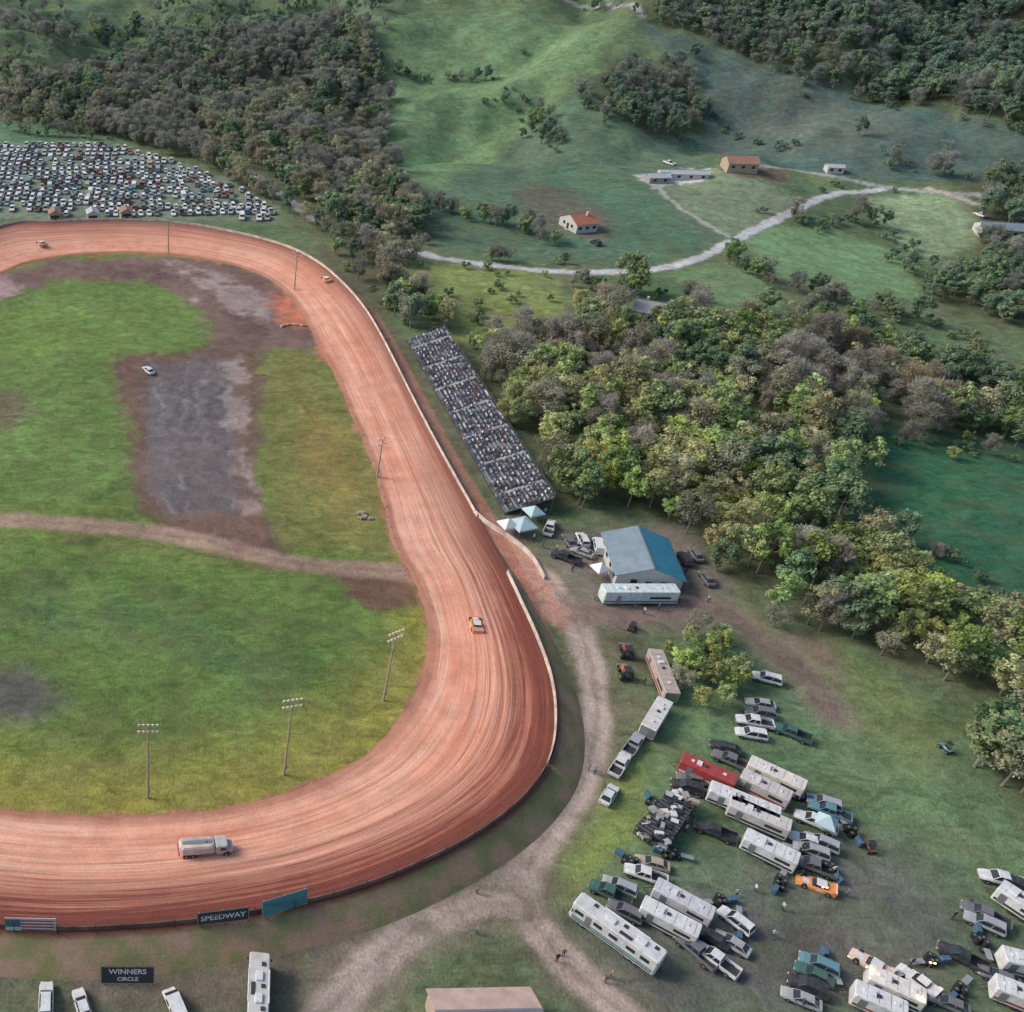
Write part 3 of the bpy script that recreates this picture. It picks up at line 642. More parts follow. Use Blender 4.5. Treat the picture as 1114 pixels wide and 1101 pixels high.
def instancer(name,coll,pts,rot,scl,idx):
    me=bpy.data.meshes.new(name); me.from_pydata([tuple(p) for p in pts],[],[])
    a=me.attributes.new('rot','FLOAT_VECTOR','POINT'); a.data.foreach_set('vector',np.array(rot,np.float32).ravel())
    a=me.attributes.new('scl','FLOAT_VECTOR','POINT'); a.data.foreach_set('vector',np.array(scl,np.float32).ravel())
    a=me.attributes.new('idx','INT','POINT'); a.data.foreach_set('value',np.array(idx,np.int32))
    o=obj(name,me); ng=bpy.data.node_groups.new(name+'_scatter','GeometryNodeTree')
    ng.interface.new_socket('Geometry',in_out='INPUT',socket_type='NodeSocketGeometry'); ng.interface.new_socket('Geometry',in_out='OUTPUT',socket_type='NodeSocketGeometry')
    gi=ng.nodes.new('NodeGroupInput'); go=ng.nodes.new('NodeGroupOutput'); ip=ng.nodes.new('GeometryNodeInstanceOnPoints'); ci=ng.nodes.new('GeometryNodeCollectionInfo')
    ci.inputs['Collection'].default_value=coll; ci.inputs['Separate Children'].default_value=True; ci.inputs['Reset Children'].default_value=True
    ip.inputs['Pick Instance'].default_value=True
    L=ng.links.new; L(gi.outputs[0],ip.inputs['Points']); L(ci.outputs[0],ip.inputs['Instance'])
    for nme,dt,sk in (('rot','FLOAT_VECTOR','Rotation'),('scl','FLOAT_VECTOR','Scale'),('idx','INT','Instance Index')):
        na=ng.nodes.new('GeometryNodeInputNamedAttribute'); na.data_type=dt; na.inputs['Name'].default_value=nme; L(na.outputs['Attribute'],ip.inputs[sk])
    L(ip.outputs[0],go.inputs[0])
    md=o.modifiers.new('scatter','NODES'); md.node_group=ng; return o
roadall=[(np.array(l),w) for l,w,c in ROADSW]+[(np.array(l),w) for l,w,c in DROADSW]
CLEAR=[P(627,245),P(803,182),P(730,195),P(1088,255),P(708,345)]
def keep(xx,yy,pad=2.5):
    k=np.ones(len(xx),bool)
    for l,w in roadall: k&=sdline(xx,yy,l)>w+pad
    for c in CLEAR: k&=np.hypot(xx-c[0],yy-c[1])>9
    k&=sdpoly(xx,yy,outer_poly)>7
    return k
def species(xx,yy,wts):
    ids=np.array([w[0] for w in wts]); w=np.array([w[1] for w in wts],float); w/=w.sum(); cs=np.cumsum(w)
    f=fbm(xx/35+5,yy/35,3,77); f=sm(.25,.75,f); u=np.clip(.5*f+.5*rng.random(len(xx)),0,.999)
    u=(np.argsort(np.argsort(u))+.5)/len(u)
    return ids[np.searchsorted(cs,u)]
def spread(name,poly,sp,wts,smin=.7,smax=1.15,dens=1.):
    pw=G(poly); x0,y0=pw.min(0);x1,y1=pw.max(0)
    gx,gy=np.meshgrid(np.arange(x0,x1,sp),np.arange(y0,y1,sp)); gx=gx.ravel()+rng.uniform(-.5,.5,gx.size)*sp; gy=gy.ravel()+rng.uniform(-.5,.5,gy.size)*sp
    gap=fbm(gx/16,gy/16,3,60)
    k=(sdpoly(gx,gy,pw)+9*(fbm(gx/12,gy/12,2,4)-.5)<0)&(rng.random(len(gx))<dens*np.clip(.7+(gap-.3)*4,.5,1)); gx,gy=gx[k],gy[k]; k=keep(gx,gy); gx,gy=gx[k],gy[k]
    return finish(name,gx,gy,wts,smin,smax)
def finish(name,gx,gy,wts,smin,smax):
    n=len(gx)
    if n==0: return
    z=hgt(gx,gy)-.1; s=smin+(smax-smin)*rng.random(n)**1.3
    rot=np.stack([rng.uniform(-.06,.06,n),rng.uniform(-.06,.06,n),rng.uniform(0,6.28,n)],1); sc=np.stack([s*rng.uniform(.85,1.2,n),s*rng.uniform(.85,1.2,n),s*rng.uniform(.85,1.15,n)],1)
    print(name,n); return instancer(name,pc,np.stack([gx,gy,z],1),rot,sc,species(gx,gy,wts))
spread('woodland',FL1,4.4,[(3,2.6),(10,3),(9,1.6),(4,2),(0,1.5),(5,2),(2,1.6)],.5,1.0)
spread('woodland',FMa,4.3,[(3,1.8),(10,1.6),(4,1.2),(5,1.6),(1,1.2),(6,1.2),(0,1.7),(8,1),(2,1)],.5,1.1)
spread('woodland',FMb,4.3,[(1,2.2),(6,2.6),(0,2.4),(5,2.0),(3,.7),(10,1.0),(8,1.5),(2,.8)],.5,1.15)
spread('woodland',FTR,5.2,[(2,3),(0,2),(3,1),(8,2),(10,1.5)],.7,1.15)
spread('woodland',FR,4.8,[(2,2),(0,2),(3,1),(10,1),(8,1)],.5,.9)
spread('woodland',FH,5,[(3,1),(10,2),(2,2),(0,1)],.5,.9)
spread('woodland',FR2,4.5,[(10,2),(2,1.5),(0,1),(5,1)],.7,1.0)
spread('tree_copse',FC,3.6,[(0,2),(6,2),(1,1.5),(10,1)],.35,.6)
spread('scattered_trees',[(0,0),(420,0),(420,60),(330,35),(200,55),(60,75),(0,55)],9,[(3,2),(10,2.5),(2,1.5),(0,1),(5,1)],.5,.95,.9)
spread('scattered_trees',[(430,10),(690,10),(660,80),(560,150),(430,180)],24,[(2,1),(7,2),(11,2)],.4,.8,.3)
spread('scattered_trees',[(690,40),(900,90),(1114,150),(1114,200),(870,180),(760,160)],18,[(2,1),(7,2),(10,2)],.4,.9,.4)
spread('shrubs',[(415,270),(612,300),(612,360),(560,380),(480,355)],7,[(7,1),(11,2)],.4,.9,.5)
spread('shrubs',[(560,560),(620,560),(600,600),(575,590)],4,[(7,1),(11,2)],.4,.8,.6)
gx=[];gy=[]
for l,w,s in HEDGES:
    pl=smooth([P(*p)[:2] for p in l],8)
    for a_,b_ in zip(pl[:-1],pl[1:]):
        d=np.linalg.norm(b_-a_)
        for k in range(max(1,int(d*w/ (s*s)*1.1+rng.random()))):
            t=rng.random(); q=a_+(b_-a_)*t+rng.normal(size=2)*w*.45; gx.append(q[0]);gy.append(q[1])
gx=np.array(gx);gy=np.array(gy);k=keep(gx,gy,1); finish('hedgerow',gx[k],gy[k],[(7,2),(11,2),(3,1.2),(2,1.2),(0,1.5),(10,1.5)],.35,.85)
for (px,py,i,s) in [(683,320,0,1.3),(690,324,6,1.0),(575,425,1,1.2),(600,440,6,1.1),(558,410,6,1.0),(560,450,1,1.0),(850,430,1,1.05),(870,460,4,1.05),(1090,855,10,1.0),(1075,830,0,.9),(745,735,0,.55),(770,745,6,.5),(796,740,0,.55),(760,768,1,.45),(785,768,6,.45),(395,278,3,.9),(420,303,4,.9),(450,333,3,.8),(365,265,10,.8),(1080,230,2,.9),(735,750,10,.5)]:
    p=P(px,py); obj('broadleaf_tree' if TP[i][1]=='leafy' else 'bare_tree',TM[i],(p[0],p[1],p[2]-.1),R.uniform(0,6),s)
# ---------------------------------------------------------------- people
def person(name,pose):
    J={'stand':[(0,0,.95),(0,0,1.2),(0,0,1.42),(0,.02,1.55),(0,.03,1.68),(.2,0,1.4),(.26,0,1.12),(.25,.08,.85),(-.2,0,1.4),(-.26,0,1.12),(-.24,.1,.86),(.1,0,.9),(.11,.02,.5),(.11,0,.06),(.12,.14,.04),(-.1,0,.9),(-.13,.02,.5),(-.14,-.02,.06),(-.15,.12,.04)],
       'walk':[(0,0,.95),(0,.02,1.2),(0,.04,1.42),(0,.06,1.55),(0,.08,1.68),(.2,.03,1.4),(.25,-.12,1.15),(.24,-.1,.88),(-.2,.03,1.4),(-.25,.12,1.14),(-.22,.3,.95),(.1,0,.9),(.11,.22,.52),(.11,.28,.06),(.12,.42,.05),(-.1,0,.9),(-.11,-.08,.5),(-.11,-.36,.14),(-.12,-.26,.04)],
       'sit':[(0,0,.12),(0,-.02,.38),(0,0,.6),(0,.02,.74),(0,.04,.87),(.2,0,.58),(.26,.1,.32),(.15,.3,.24),(-.2,0,.58),(-.26,.1,.32),(-.15,.3,.24),(.1,.05,.12),(.12,.45,.14),(.12,.47,-.28),(.12,.6,-.3),(-.1,.05,.12),(-.12,.45,.14),(-.12,.47,-.28),(-.12,.6,-.3)]}[pose]
    E=[(0,1),(1,2),(2,3),(3,4),(2,5),(5,6),(6,7),(2,8),(8,9),(9,10),(0,11),(11,12),(12,13),(13,14),(0,15),(15,16),(16,17),(17,18)]
    rad=[.15,.14,.16,.065,.11,.075,.05,.04,.075,.05,.04,.1,.07,.05,.045,.1,.07,.05,.045]
    me=bpy.data.meshes.new(name+'_s'); me.from_pydata(J,E,[]); o=bpy.data.objects.new(name+'_tmp',me); COL.objects.link(o)
    o.modifiers.new('s','SKIN'); sv=me.skin_vertices[0].data
    for i,r_ in enumerate(rad): sv[i].radius=(r_,r_*.75 if i<3 else r_)
    sv[0].use_root=True; ss=o.modifiers.new('d','SUBSURF'); ss.levels=1
    dg=bpy.context.evaluated_depsgraph_get(); m2=bpy.data.meshes.new_from_object(o.evaluated_get(dg)); m2.name=name; bpy.data.objects.remove(o)
    m2.materials.clear()
    for k in ('shirt','trousers','skin','hair'): m2.materials.append(M[k])
    hz=J[3][2]; pz=J[0][2]
    for p in m2.polygons:
        c=p.center; mi=0
        if c.z>hz+.02: mi=2 if (c.y>J[4][1]+.01 and c.z<J[4][2]+.04) else 3
        elif c.z<pz+.02 and not(abs(c.x)>.2) : mi=1
        if pose=='sit' and c.y>.14 and c.z<.2 and abs(c.x)<.3: mi=1
        if abs(c.x)>.19 and c.z<J[6][2] and pose!='sit': mi=2
        p.material_index=mi
    return m2
def shirt():
    m,nt,b=newmat('shirt_cloth'); oi=nd(nt,'ShaderNodeObjectInfo'); cr=nd(nt,'ShaderNodeValToRGB'); nt.links.new(oi.outputs['Random'],cr.inputs[0]); cr.color_ramp.interpolation='CONSTANT'
    cols=[(.05,.05,.055),(.18,.20,.23),(.60,.63,.65),(.07,.13,.24),(.24,.09,.07),(.04,.04,.05),(.38,.42,.45),(.50,.50,.47),(.10,.10,.12),(.13,.24,.33),(.28,.22,.17),(.68,.70,.71)]
    e=cr.color_ramp.elements; e[0].color=(*cols[0],1); e[1].position=1/12; e[1].color=(*cols[1],1)
    for i in range(2,12): x=e.new(i/12); x.color=(*cols[i],1)
    nt.links.new(cr.outputs[0],b.inputs['Base Color']); b.inputs['Roughness'].default_value=.9; return m
M['shirt']=shirt(); M['trousers']=simple('denim',(.07,.085,.12),.9); M['skin']=simple('skin',(.42,.27,.20),.6); M['hair']=simple('hair',(.10,.075,.055),.8)
PS={k:person('person_'+k,k) for k in('stand','walk','sit')}
# grandstand
Aw=np.array(P(438,372)[:2]); Bw=np.array(P(543,560)[:2]); dv=Bw-Aw; Ls=np.linalg.norm(dv); ux=dv/Ls; un=np.array([-ux[1],ux[0]])
if un[0]<0: un=-un
NR=11; rd=.86; rh=.32
gs=bpy.data.objects.new('grandstand',None); COL.objects.link(gs)
def W2(s,t,z): p=Aw+ux*s+un*t; return (p[0],p[1],z)
ang=math.atan2(ux[1],ux[0])
b=MB()
for r in range(NR):
    t0=1+r*rd; z=.6+r*rh
    c=W2(Ls/2,t0+rd*.5,z-.05); b.box(c,(Ls,rd,.1),'metal',rot=ang); c=W2(Ls/2,t0+rd*.75,z+.35); b.box(c,(Ls,.28,.05),'alum',rot=ang)
    c=W2(Ls/2,t0+.02,z-.2); b.box(c,(Ls,.05,.28),'dark',rot=ang)
obj('seating_rows',b.mesh('seating_rows'),parent=gs)
b=MB(); aisles=[Ls*(k+.5)/7 for k in range(7)]
for s in aisles:
    for r in range(NR): t0=1+r*rd; b.box(W2(s,t0+.45,.6+r*rh+.22),(.8,rd*.98,.42),'alum',rot=ang)
obj('aisle_steps',b.mesh('aisle_steps'),parent=gs)
b=MB(); tt=1+NR*rd
for s in np.arange(0,Ls+.1,Ls/24):
    b.cyl(W2(s,tt,0),W2(s,tt,.6+NR*rh+1.1),.06,.06,'metal',5); b.cyl(W2(s,.9,0),W2(s,.9,1.7),.05,.05,'metal',5)
for z in(.6,1.1): b.cyl(W2(0,tt,.6+NR*rh-.1+z),W2(Ls,tt,.6+NR*rh-.1+z),.035,.035,'metal',4)
b.cyl(W2(0,.9,1.65),W2(Ls,.9,1.65),.035,.035,'metal',4)
for s in(0,Ls): b.cyl(W2(s,1,.4),W2(s,tt,.4+NR*rh),.08,.08,'metal',4); b.cyl(W2(s,1,1.5),W2(s,tt,1.5+NR*rh),.04,.04,'metal',4)
obj('railings',b.mesh('railings'),parent=gs)
pp=[];rr=[];face=math.atan2(-un[1],-un[0])-math.pi/2
for r in range(NR):
    s=.4
    while s<Ls-.4:
        s+=.55+rng.random()*.15
        if min(abs(s-a) for a in aisles)<.6 and rng.random()<.8: continue
        if rng.random()<(.78 if vn(np.array(s/3.),np.array(r/2.),5)>.28 else .25): pp.append(W2(s,1+r*rd+rd*.72,.6+r*rh+.36)); rr.append((0,0,face+rng.uniform(-.4,.4)))
pcoll=bpy.data.collections.new('people_library'); pcoll.objects.link(bpy.data.objects.new('spectator_source',PS['sit']))
instancer('seated_crowd',pcoll,pp,rr,[(1,1,1)]*len(pp),[0]*len(pp)); print('crowd',len(pp))
def person_at(px,py,yaw=None,pose=None,z=0):
    p=P(px,py); obj('person',PS[pose or R.choice(['stand','walk','stand'])],(p[0],p[1],p[2]+z),R.uniform(0,6.28) if yaw is None else yaw,R.uniform(.95,1.05))
for px,py in [(518,972),(640,838),(646,842),(617,833),(519,1016),(612,1040),(605,1046),(664,1064),(658,1069),(592,862),(582,880),(572,892),(560,902),(548,912),(530,922),(519,930),(505,937),(492,944),(480,950),(462,957),(448,961),(430,969),(415,974),(610,820),(608,835),(660,640),(690,662),(700,668),(716,664),(640,618),(632,612),(622,622),(612,606),(745,625),(742,612),(750,640),(738,655),(580,588),(590,596),(605,600),(550,582),(770,655),(905,950),(870,955),(820,970),(800,975),(850,990),(920,975),(840,1020),(980,1090),(990,1050),(870,1095),(712,770),(700,745),(745,905),(1035,1000),(1052,985),(600,585),(615,592),(628,596),(637,604),(645,612),(635,590),(560,580),(570,577),(700,655),(585,566),(592,560),(603,574),(538,918),(497,942),(470,954),(555,906),(598,850)]: person_at(px,py)
# ---------------------------------------------------------------- buildings
def roofmat(name,col,rib=1.2,col2=None):
    m,nt,b=newmat(name); tc=nd(nt,'ShaderNodeTexCoord'); w=nd(nt,'ShaderNodeTexWave',{'Scale':rib,'Distortion':.0,'Detail':0}); nt.links.new(tc.outputs['Object'],w.inputs['Vector']); w.bands_direction='Y'
    f=noise(nt,tc.outputs['Object'],.6,5); c=mx(nt,mr(nt,f,.35,.7,0,.6),col,col2 or tuple(np.array(col)*.6)); c=mx(nt,mr(nt,w.outputs['Fac'],.8,1,0,.35),c,tuple(np.array(col)*.45)); nt.links.new(c,b.inputs['Base Color']); b.inputs['Roughness'].default_value=.45
    bp=nd(nt,'ShaderNodeBump',{'Strength':.5,'Distance':.05}); nt.links.new(w.outputs['Fac'],bp.inputs['Height']); nt.links.new(bp.outputs[0],b.inputs['Normal']); return m
RM={'blue':roofmat('blue_metal_roof',(.05,.28,.40)),'pale':roofmat('pale_metal_roof',(.24,.32,.38)),'red':roofmat('red_metal_roof',(.50,.18,.10)),'brown':roofmat('rusty_roof',(.40,.23,.16)),'white':roofmat('white_metal_roof',(.55,.58,.6)),'grey':roofmat('grey_shingle_roof',(.38,.39,.40)),'pink':roofmat('weathered_tin_roof',(.62,.44,.38),1.4,(.30,.23,.20))}
WM={'white':simple('white_siding',(.55,.55,.53),.7),'grey':simple('grey_siding',(.32,.32,.33),.7),'tan':simple('tan_siding',(.42,.35,.27),.8),'brown':simple('barn_boards',(.22,.12,.08),.85)}
def house(name,loc,w,d,h,rh,rz,wallk,roofk,ov=.5,nwin=3,roofk2=None,chim=False,doors=True):
    e=bpy.data.objects.new(name,None); e.location=loc; e.rotation_euler=(0,0,rz); COL.objects.link(e)
    wm=WM[wallk]; b=MB(); a,c=w/2,d/2
    b.v+=[(-a,-c,-.5),(a,-c,-.5),(a,c,-.5),(-a,c,-.5),(-a,-c,h),(a,-c,h),(a,c,h),(-a,c,h),(0,-c,h+rh),(0,c,h+rh)]
    for f in [(0,1,5,8,4),(2,3,7,9,6),(1,2,6,5),(3,0,4,7),(0,3,2,1)]: b.face(f,wm)
    obj('walls',b.mesh('walls'),parent=e)
    b=MB(); sl=rh/a; z0=h-ov*sl+.06
    for s,rk in((-1,roofk),(1,roofk2 or roofk)):
        p=[(0,-c-ov,h+rh+.06),(0,c+ov,h+rh+.06),(s*(a+ov),c+ov,z0),(s*(a+ov),-c-ov,z0)]
        b.rings([p,[(q[0],q[1],q[2]+.12) for q in p]],RM[rk])
    b.box((0,0,h+rh+.2),(.3,d+2*ov,.08),'metal')
    obj('roof',b.mesh('roof'),parent=e)
    b=MB()
    for s in(-1,1):
        for k in range(nwin):
            y=-c+d*(k+.5)/nwin; b.box((s*(a+.01),y,h*.58),(.06,min(1.2,d/nwin*.5),1.0),'glass'); b.box((s*(a+.03),y,h*.58-.55),(.08,min(1.4,d/nwin*.6),.08),'white')
        b.box((a*.45*s,-c-.01,h*.58),(1.1,.06,1.0),'glass'); b.box((a*.45*s,-c-.03,h*.58-.55),(1.3,.08,.08),'white')
    obj('windows',b.mesh('windows'),parent=e)
    if doors: b=MB(); b.box((0,-c-.02,1.05),(1.1,.08,2.1),'dark'); b.box((0,-c-.4,.05),(1.6,.8,.15),'conc'); obj('door',b.mesh('door'),parent=e)
    if chim: b=MB(); b.box((a*.3,c*.4,h+rh*.7+.5),(.7,.7,1.8),'conc'); obj('chimney',b.mesh('chimney'),parent=e)
    return e
def at(px,py,z=0): p=P(px,py); return (p[0],p[1],p[2]+z)
def yawof(f,r): a=P(*f);b=P(*r); return math.atan2(-(a[0]-b[0]),a[1]-b[1])
house('concession_building',at(694,620),11.5,12.5,3.2,2.2,yawof((680,590),(702,650)),'white','pale',.5,4,'blue')
obj('concession_trailer',trailer(13.5,'teal',2.6,2.6),at(692,654),math.pi/2,(1,1,1),None,(.68,.80,.80))
house('farmhouse',at(628,248),10,8,3.0,2.2,yawof((640,235),(650,260))-1.1,'white','red',.4,3,None,True)
house('hay_barn',at(803,184),8,11,3.2,1.9,1.45,'tan','brown',.4,3)
house('farm_shed',at(742,194),4.5,18,2.2,.9,1.5,'white','white',.3,4); house('farm_shed',at(714,198),5,8,2.3,1,1.6,'grey','white',.3,2)
house('farm_shed',at(906,187),4,6,2.2,.8,1.4,'white','white',.3,2)
house('equipment_barn',at(1090,256),7,17,3,1.5,1.35,'white','pale',.4,4); house('farmhouse',at(706,348),7,9,3.4,2.0,1.1,'white','grey',.4,3,None,True)
house('weathered_barn',at(524,1122),6.5,12.0,3.2,1.3,math.pi/2+.02,'tan','pink',.3,3)
for px,py,rk in((101,240,'white'),(137,238,'brown'),(60,240,'brown')): house('ticket_booth',at(px,py,.5),4,4.5,2.6,1,R.uniform(-.2,.2),'tan' if rk!='white' else 'white',rk,.3,1)
def tent(px,py,w,z=0,k='white',rz=.3):
    b=MB()
    for x in(-w/2,w/2):
        for y in(-w/2,w/2): b.cyl((x,y,0),(x,y,2.3),.04,.04,'metal',5)
    b.rings([[(-w/2-.1,-w/2-.1,2.1),(w/2+.1,-w/2-.1,2.1),(w/2+.1,w/2+.1,2.1),(-w/2-.1,w/2+.1,2.1)],[(-w/2,-w/2,2.35),(w/2,-w/2,2.35),(w/2,w/2,2.35),(-w/2,w/2,2.35)],[(-.08,-.08,3.5),(.08,-.08,3.5),(.08,.08,3.5),(-.08,.08,3.5)]],k)
    obj('canopy_tent',b.mesh('canopy_tent'),at(px,py,z),rz)
M['sky_canvas']=simple('pale_blue_canvas',(.42,.58,.62),.7)
tent(566,580,4.2,0,'sky_canvas'); tent(550,580,3,0,'white'); tent(578,566,3.2,0,'sky_canvas'); tent(650,628,2.6,0,'white'); tent(893,905,2.4,0,'sky_canvas',.9)
def lightpole(px,py,h,n=6,z=0,rz=0):
    b=MB(); b.cyl((0,0,-.5),(0,0,h),.2,.13,'wood',8)
    for zz in(h-.3,h-1.6):
        b.box((0,.15,zz),(2.9,.14,.14),'wood')
        for i in range(n):
            x=-1.3+2.6*i/(n-1); b.box((x,-.12,zz+.25),(.3,.26,.3),'lamp',top=(.8,.8)); b.cyl((x,.1,zz),(x,-.05,zz+.2),.03,.03,'dark',4)
    b.box((.2,0,1.6),(.3,.25,.6),'metal'); obj('floodlight_pole',b.mesh('floodlight_pole'),at(px,py,z),rz)
lightpole(161,868,15.5,5); lightpole(309,843,16,5,0,.2); lightpole(417,762,15,5,0,.5); lightpole(410,520,10,3,0,.5); lightpole(320,316,12,4,0,.3); lightpole(183,276,11,4)
def boardmesh(w,h,k,name='advertising_board',lift=.3):
    b=MB(); b.box((0,0,h/2+lift),(w,.08,h),k)
    for x in(-w/2+.3,0,w/2-.3): b.cyl((x,.1,-3.),(x,.1,h+lift),.07,.07,'wood',6)
    b.box((0,-.045,h+lift-.05),(w,.03,.1),'metal'); b.box((0,-.045,lift+.05),(w,.03,.1),'metal')
    for x in(-w/2+.05,w/2-.05): b.box((x,-.046,h/2+lift),(.1,.03,h-.2),'metal')
    return b.mesh(name)
def lettering(o,txt,size,h,k,x=0):
    cu=bpy.data.curves.new('lettering','FONT'); cu.body=txt; cu.size=size; cu.offset=.02; cu.align_x='CENTER'; cu.align_y='CENTER'; cu.materials.append(M[k]); t=bpy.data.objects.new('lettering',cu); t.parent=o; t.location=(x,-.065,h); t.rotation_euler=(math.pi/2,0,0); COL.objects.link(t)
o=obj('advertising_board',boardmesh(6.6,2.6,'dark'),at(139,1072),0); lettering(o,'WINNERS',1.05,2.1,'white'); lettering(o,'CIRCLE',.8,1.0,'white')
o.rotation_euler[0]=-.3
def wboard(l,r,h,k,txt,tk='white',size=.8):
    a=P(*l,3.2);b=P(*r,3.2); L=math.hypot(b[0]-a[0],b[1]-a[1]); rz=math.atan2(b[1]-a[1],b[0]-a[0])
    o=obj('advertising_board',boardmesh(L,h,k),((a[0]+b[0])/2+.45*math.sin(rz),(a[1]+b[1])/2-.45*math.cos(rz),2.9),rz); o.rotation_euler[0]=-.2
    if txt: lettering(o,txt,size,h/2+.3,tk)
    return o
o=wboard((6,1009),(62,1010),2.1,'white','','red',1.2)
b=MB()
for i in range(4): b.box((.9,-.075,.5+i*.5),(4.2,.02,.22),'red')
b.box((-2.2,-.075,1.6),(1.9,.02,1.2),'blue'); f_=obj('flag_stripes',b.mesh('flag_stripes'),parent=o)
wboard((214,1004),(270,997),2.1,'dark','SPEEDWAY','white',1.15); wboard((284,995),(333,980),2.6,'teal','')
# ---------------------------------------------------------------- vehicles placing
Wc=(.72,.74,.75);Sv=(.38,.41,.44);Bk=(.03,.035,.04);Gy=(.16,.17,.19);Rd=(.40,.04,.04);Bl=(.05,.13,.28);Tl=(.12,.28,.33);Gn=(.04,.14,.12);Tn=(.45,.38,.30);Or=(.75,.30,.10)
VL=[('suv',(818,737),(847,745),Wc),('sedan',(813,766),(839,771),Sv),('suv',(812,776),(838,781),Gy),('pickup',(806,786),(833,791),Wc),('suv',(802,799),(829,804),Wc),('pickup',(846,795),(874,806),Gn),
('sedan',(776,812),(800,820),Bk),('pickup',(783,826),(806,836),Gy),('suv',(735,856),(757,863),Bk),('sedan',(742,848),(762,852),Gy),
('suv',(884,873),(905,880),Sv),('pickup',(885,880),(917,892),Tl),('pickup',(868,890),(903,905),Wc),('sedan',(862,912),(890,922),Wc),('suv',(866,924),(895,934),Sv),('pickup',(868,940),(900,952),Gy),('race',(868,958),(905,972),Or),('pickup',(757,900),(797,916),Bk),('suv',(880,915),(903,925),Sv),
('pickup',(642,965),(682,985),Gn),('suv',(655,960),(690,975),Sv),('pickup',(680,948),(722,962),Wc),('sedan',(695,938),(722,946),Tn),('suv',(668,990),(688,1000),Gy),
('pickup',(758,1033),(798,1062),Wc),('suv',(782,992),(815,1018),Wc),('sedan',(778,1018),(812,1040),Sv),('pickup',(742,1026),(770,1050),Gy),('sedan',(760,1015),(785,1030),Bk),
('suv',(872,1045),(905,1060),Tl),('suv',(858,1068),(895,1085),Bk),('sedan',(870,1056),(898,1070),Gn),('sedan',(852,1082),(888,1097),Sv),('race',(932,1042),(960,1060),(.7,.55,.45)),('race',(985,1060),(1008,1078),Wc),('pickup',(1025,1035),(1065,1055),Bk),('sedan',(1015,1088),(1045,1101),Gy),('pickup',(1068,955),(1108,965),Wc),('suv',(1085,958),(1114,972),Bk),('pickup',(1050,990),(1090,1008),Gy),('suv',(1052,1000),(1085,1015),Sv),('sedan',(1070,1060),(1100,1072),Gy),
('pickup',(681,822),(665,848),Wc),('sedan',(668,857),(655,878),Wc),('pickup',(694,804),(682,822),Sv),('race',(515,674),(519,693),Or),('suv',(51,1078),(50,1104),Wc),('sedan',(86,1084),(94,1110),Wc),('van',(183,1080),(200,1120),Wc),
('pickup',(600,568),(594,586),Wc),('van',(648,588),(652,606),Wc),('sedan',(615,585),(622,597),Gy),('suv',(740,604),(748,618),Bk),('sedan',(752,600),(760,612),Gy),('sedan',(625,600),(640,606),Sv),('pickup',(606,606),(622,612),Bk),('suv',(630,584),(636,596),Wc),('sedan',(764,626),(772,638),Gy),
('atv',(940,918),(948,930),(.2,.05,.05)),('atv',(1023,812),(1032,820),Tl),('tractor',(678,705),(682,722),(.35,.10,.06)),('tractor',(676,728),(682,745),(.45,.2,.1)),('atv',(690,680),(684,690),Bk),('sedan',(158,402),(165,408),Wc),('suv',(640,262),(655,270),Bk),('sedan',(1060,232),(1070,238),Wc),('pickup',(720,178),(735,181),Wc)]
for t,f,r,c in VL: place(t,f,r,tuple(c))
for q in [((735,835),(797,862),Rd,'white'),((800,852),(856,880),(.6,.58,.56),'red'),((808,838),(872,868),(.78,.74,.68),'red'),((765,866),(845,898),Wc,'dark'),((787,882),(856,912),(.66,.64,.62),'dark'),((803,918),(864,948),Wc,'dark'),((692,992),(757,1027),Wc,'dark'),((706,972),(772,1008),(.6,.62,.65),'dark'),((708,717),(728,768),(.50,.42,.37),'red'),((720,772),(700,805),(.7,.69,.66),'metal'),((920,1085),(980,1112),Wc,'red'),((935,1068),(1000,1098),(.8,.78,.72),'dark'),((1080,975),(1125,1005),Wc,'dark'),((1085,1050),(1130,1062),(.7,.72,.72),'blue'),((1075,1080),(1125,1100),Wc,'red')]:
    place('trailer',q[0],q[1],q[2],0,q[3])
place('rv',(622,992),(714,1058),(.66,.68,.68)); place('rv',(281,1056),(279,1116),(.6,.6,.58)); place('rack',(752,868),(708,935),Gy); place('rack',(735,872),(695,915),Gy)
o=place('water',(249,928),(195,932),(.5,.50,.50)); o.location.z=.7
def ontrack(f,r,c):
    a=P(*f,1.5);b_=P(*r,1.5); x,y=(a[0]+b_[0])/2,(a[1]+b_[1])/2
    d=np.hypot(cen[:,0]-x,cen[:,1]-y); i=int(np.argmin(d)); dd=outer[i]-inner[i]; v=float(np.clip(np.dot(np.array([x,y])-inner[i],dd)/np.dot(dd,dd),0,1)); z=.12+ST[i,4]*v**1.6
    o=obj('race_car',VM['race'],(x,y,z),math.atan2(-(a[0]-b_[0]),a[1]-b_[1]),.98,None,c)
    side=np.array([dd[0],dd[1]])/np.linalg.norm(dd); sl=math.atan(1.6*ST[i,4]*max(v,.01)**.6/np.linalg.norm(dd))
    yaw=o.rotation_euler[2]; ax=np.array([math.cos(yaw),math.sin(yaw)]); o.rotation_euler[1]=-sl*float(np.dot(ax,side))
ontrack((352,303),(358,310),Or); ontrack((43,263),(47,266),Or)
for o in bpy.data.objects:
    if o.name.startswith('race_car') and abs(o.location.x-P(517,683)[0])<2 and abs(o.location.y-P(517,683)[1])<3: o.location.z=.45
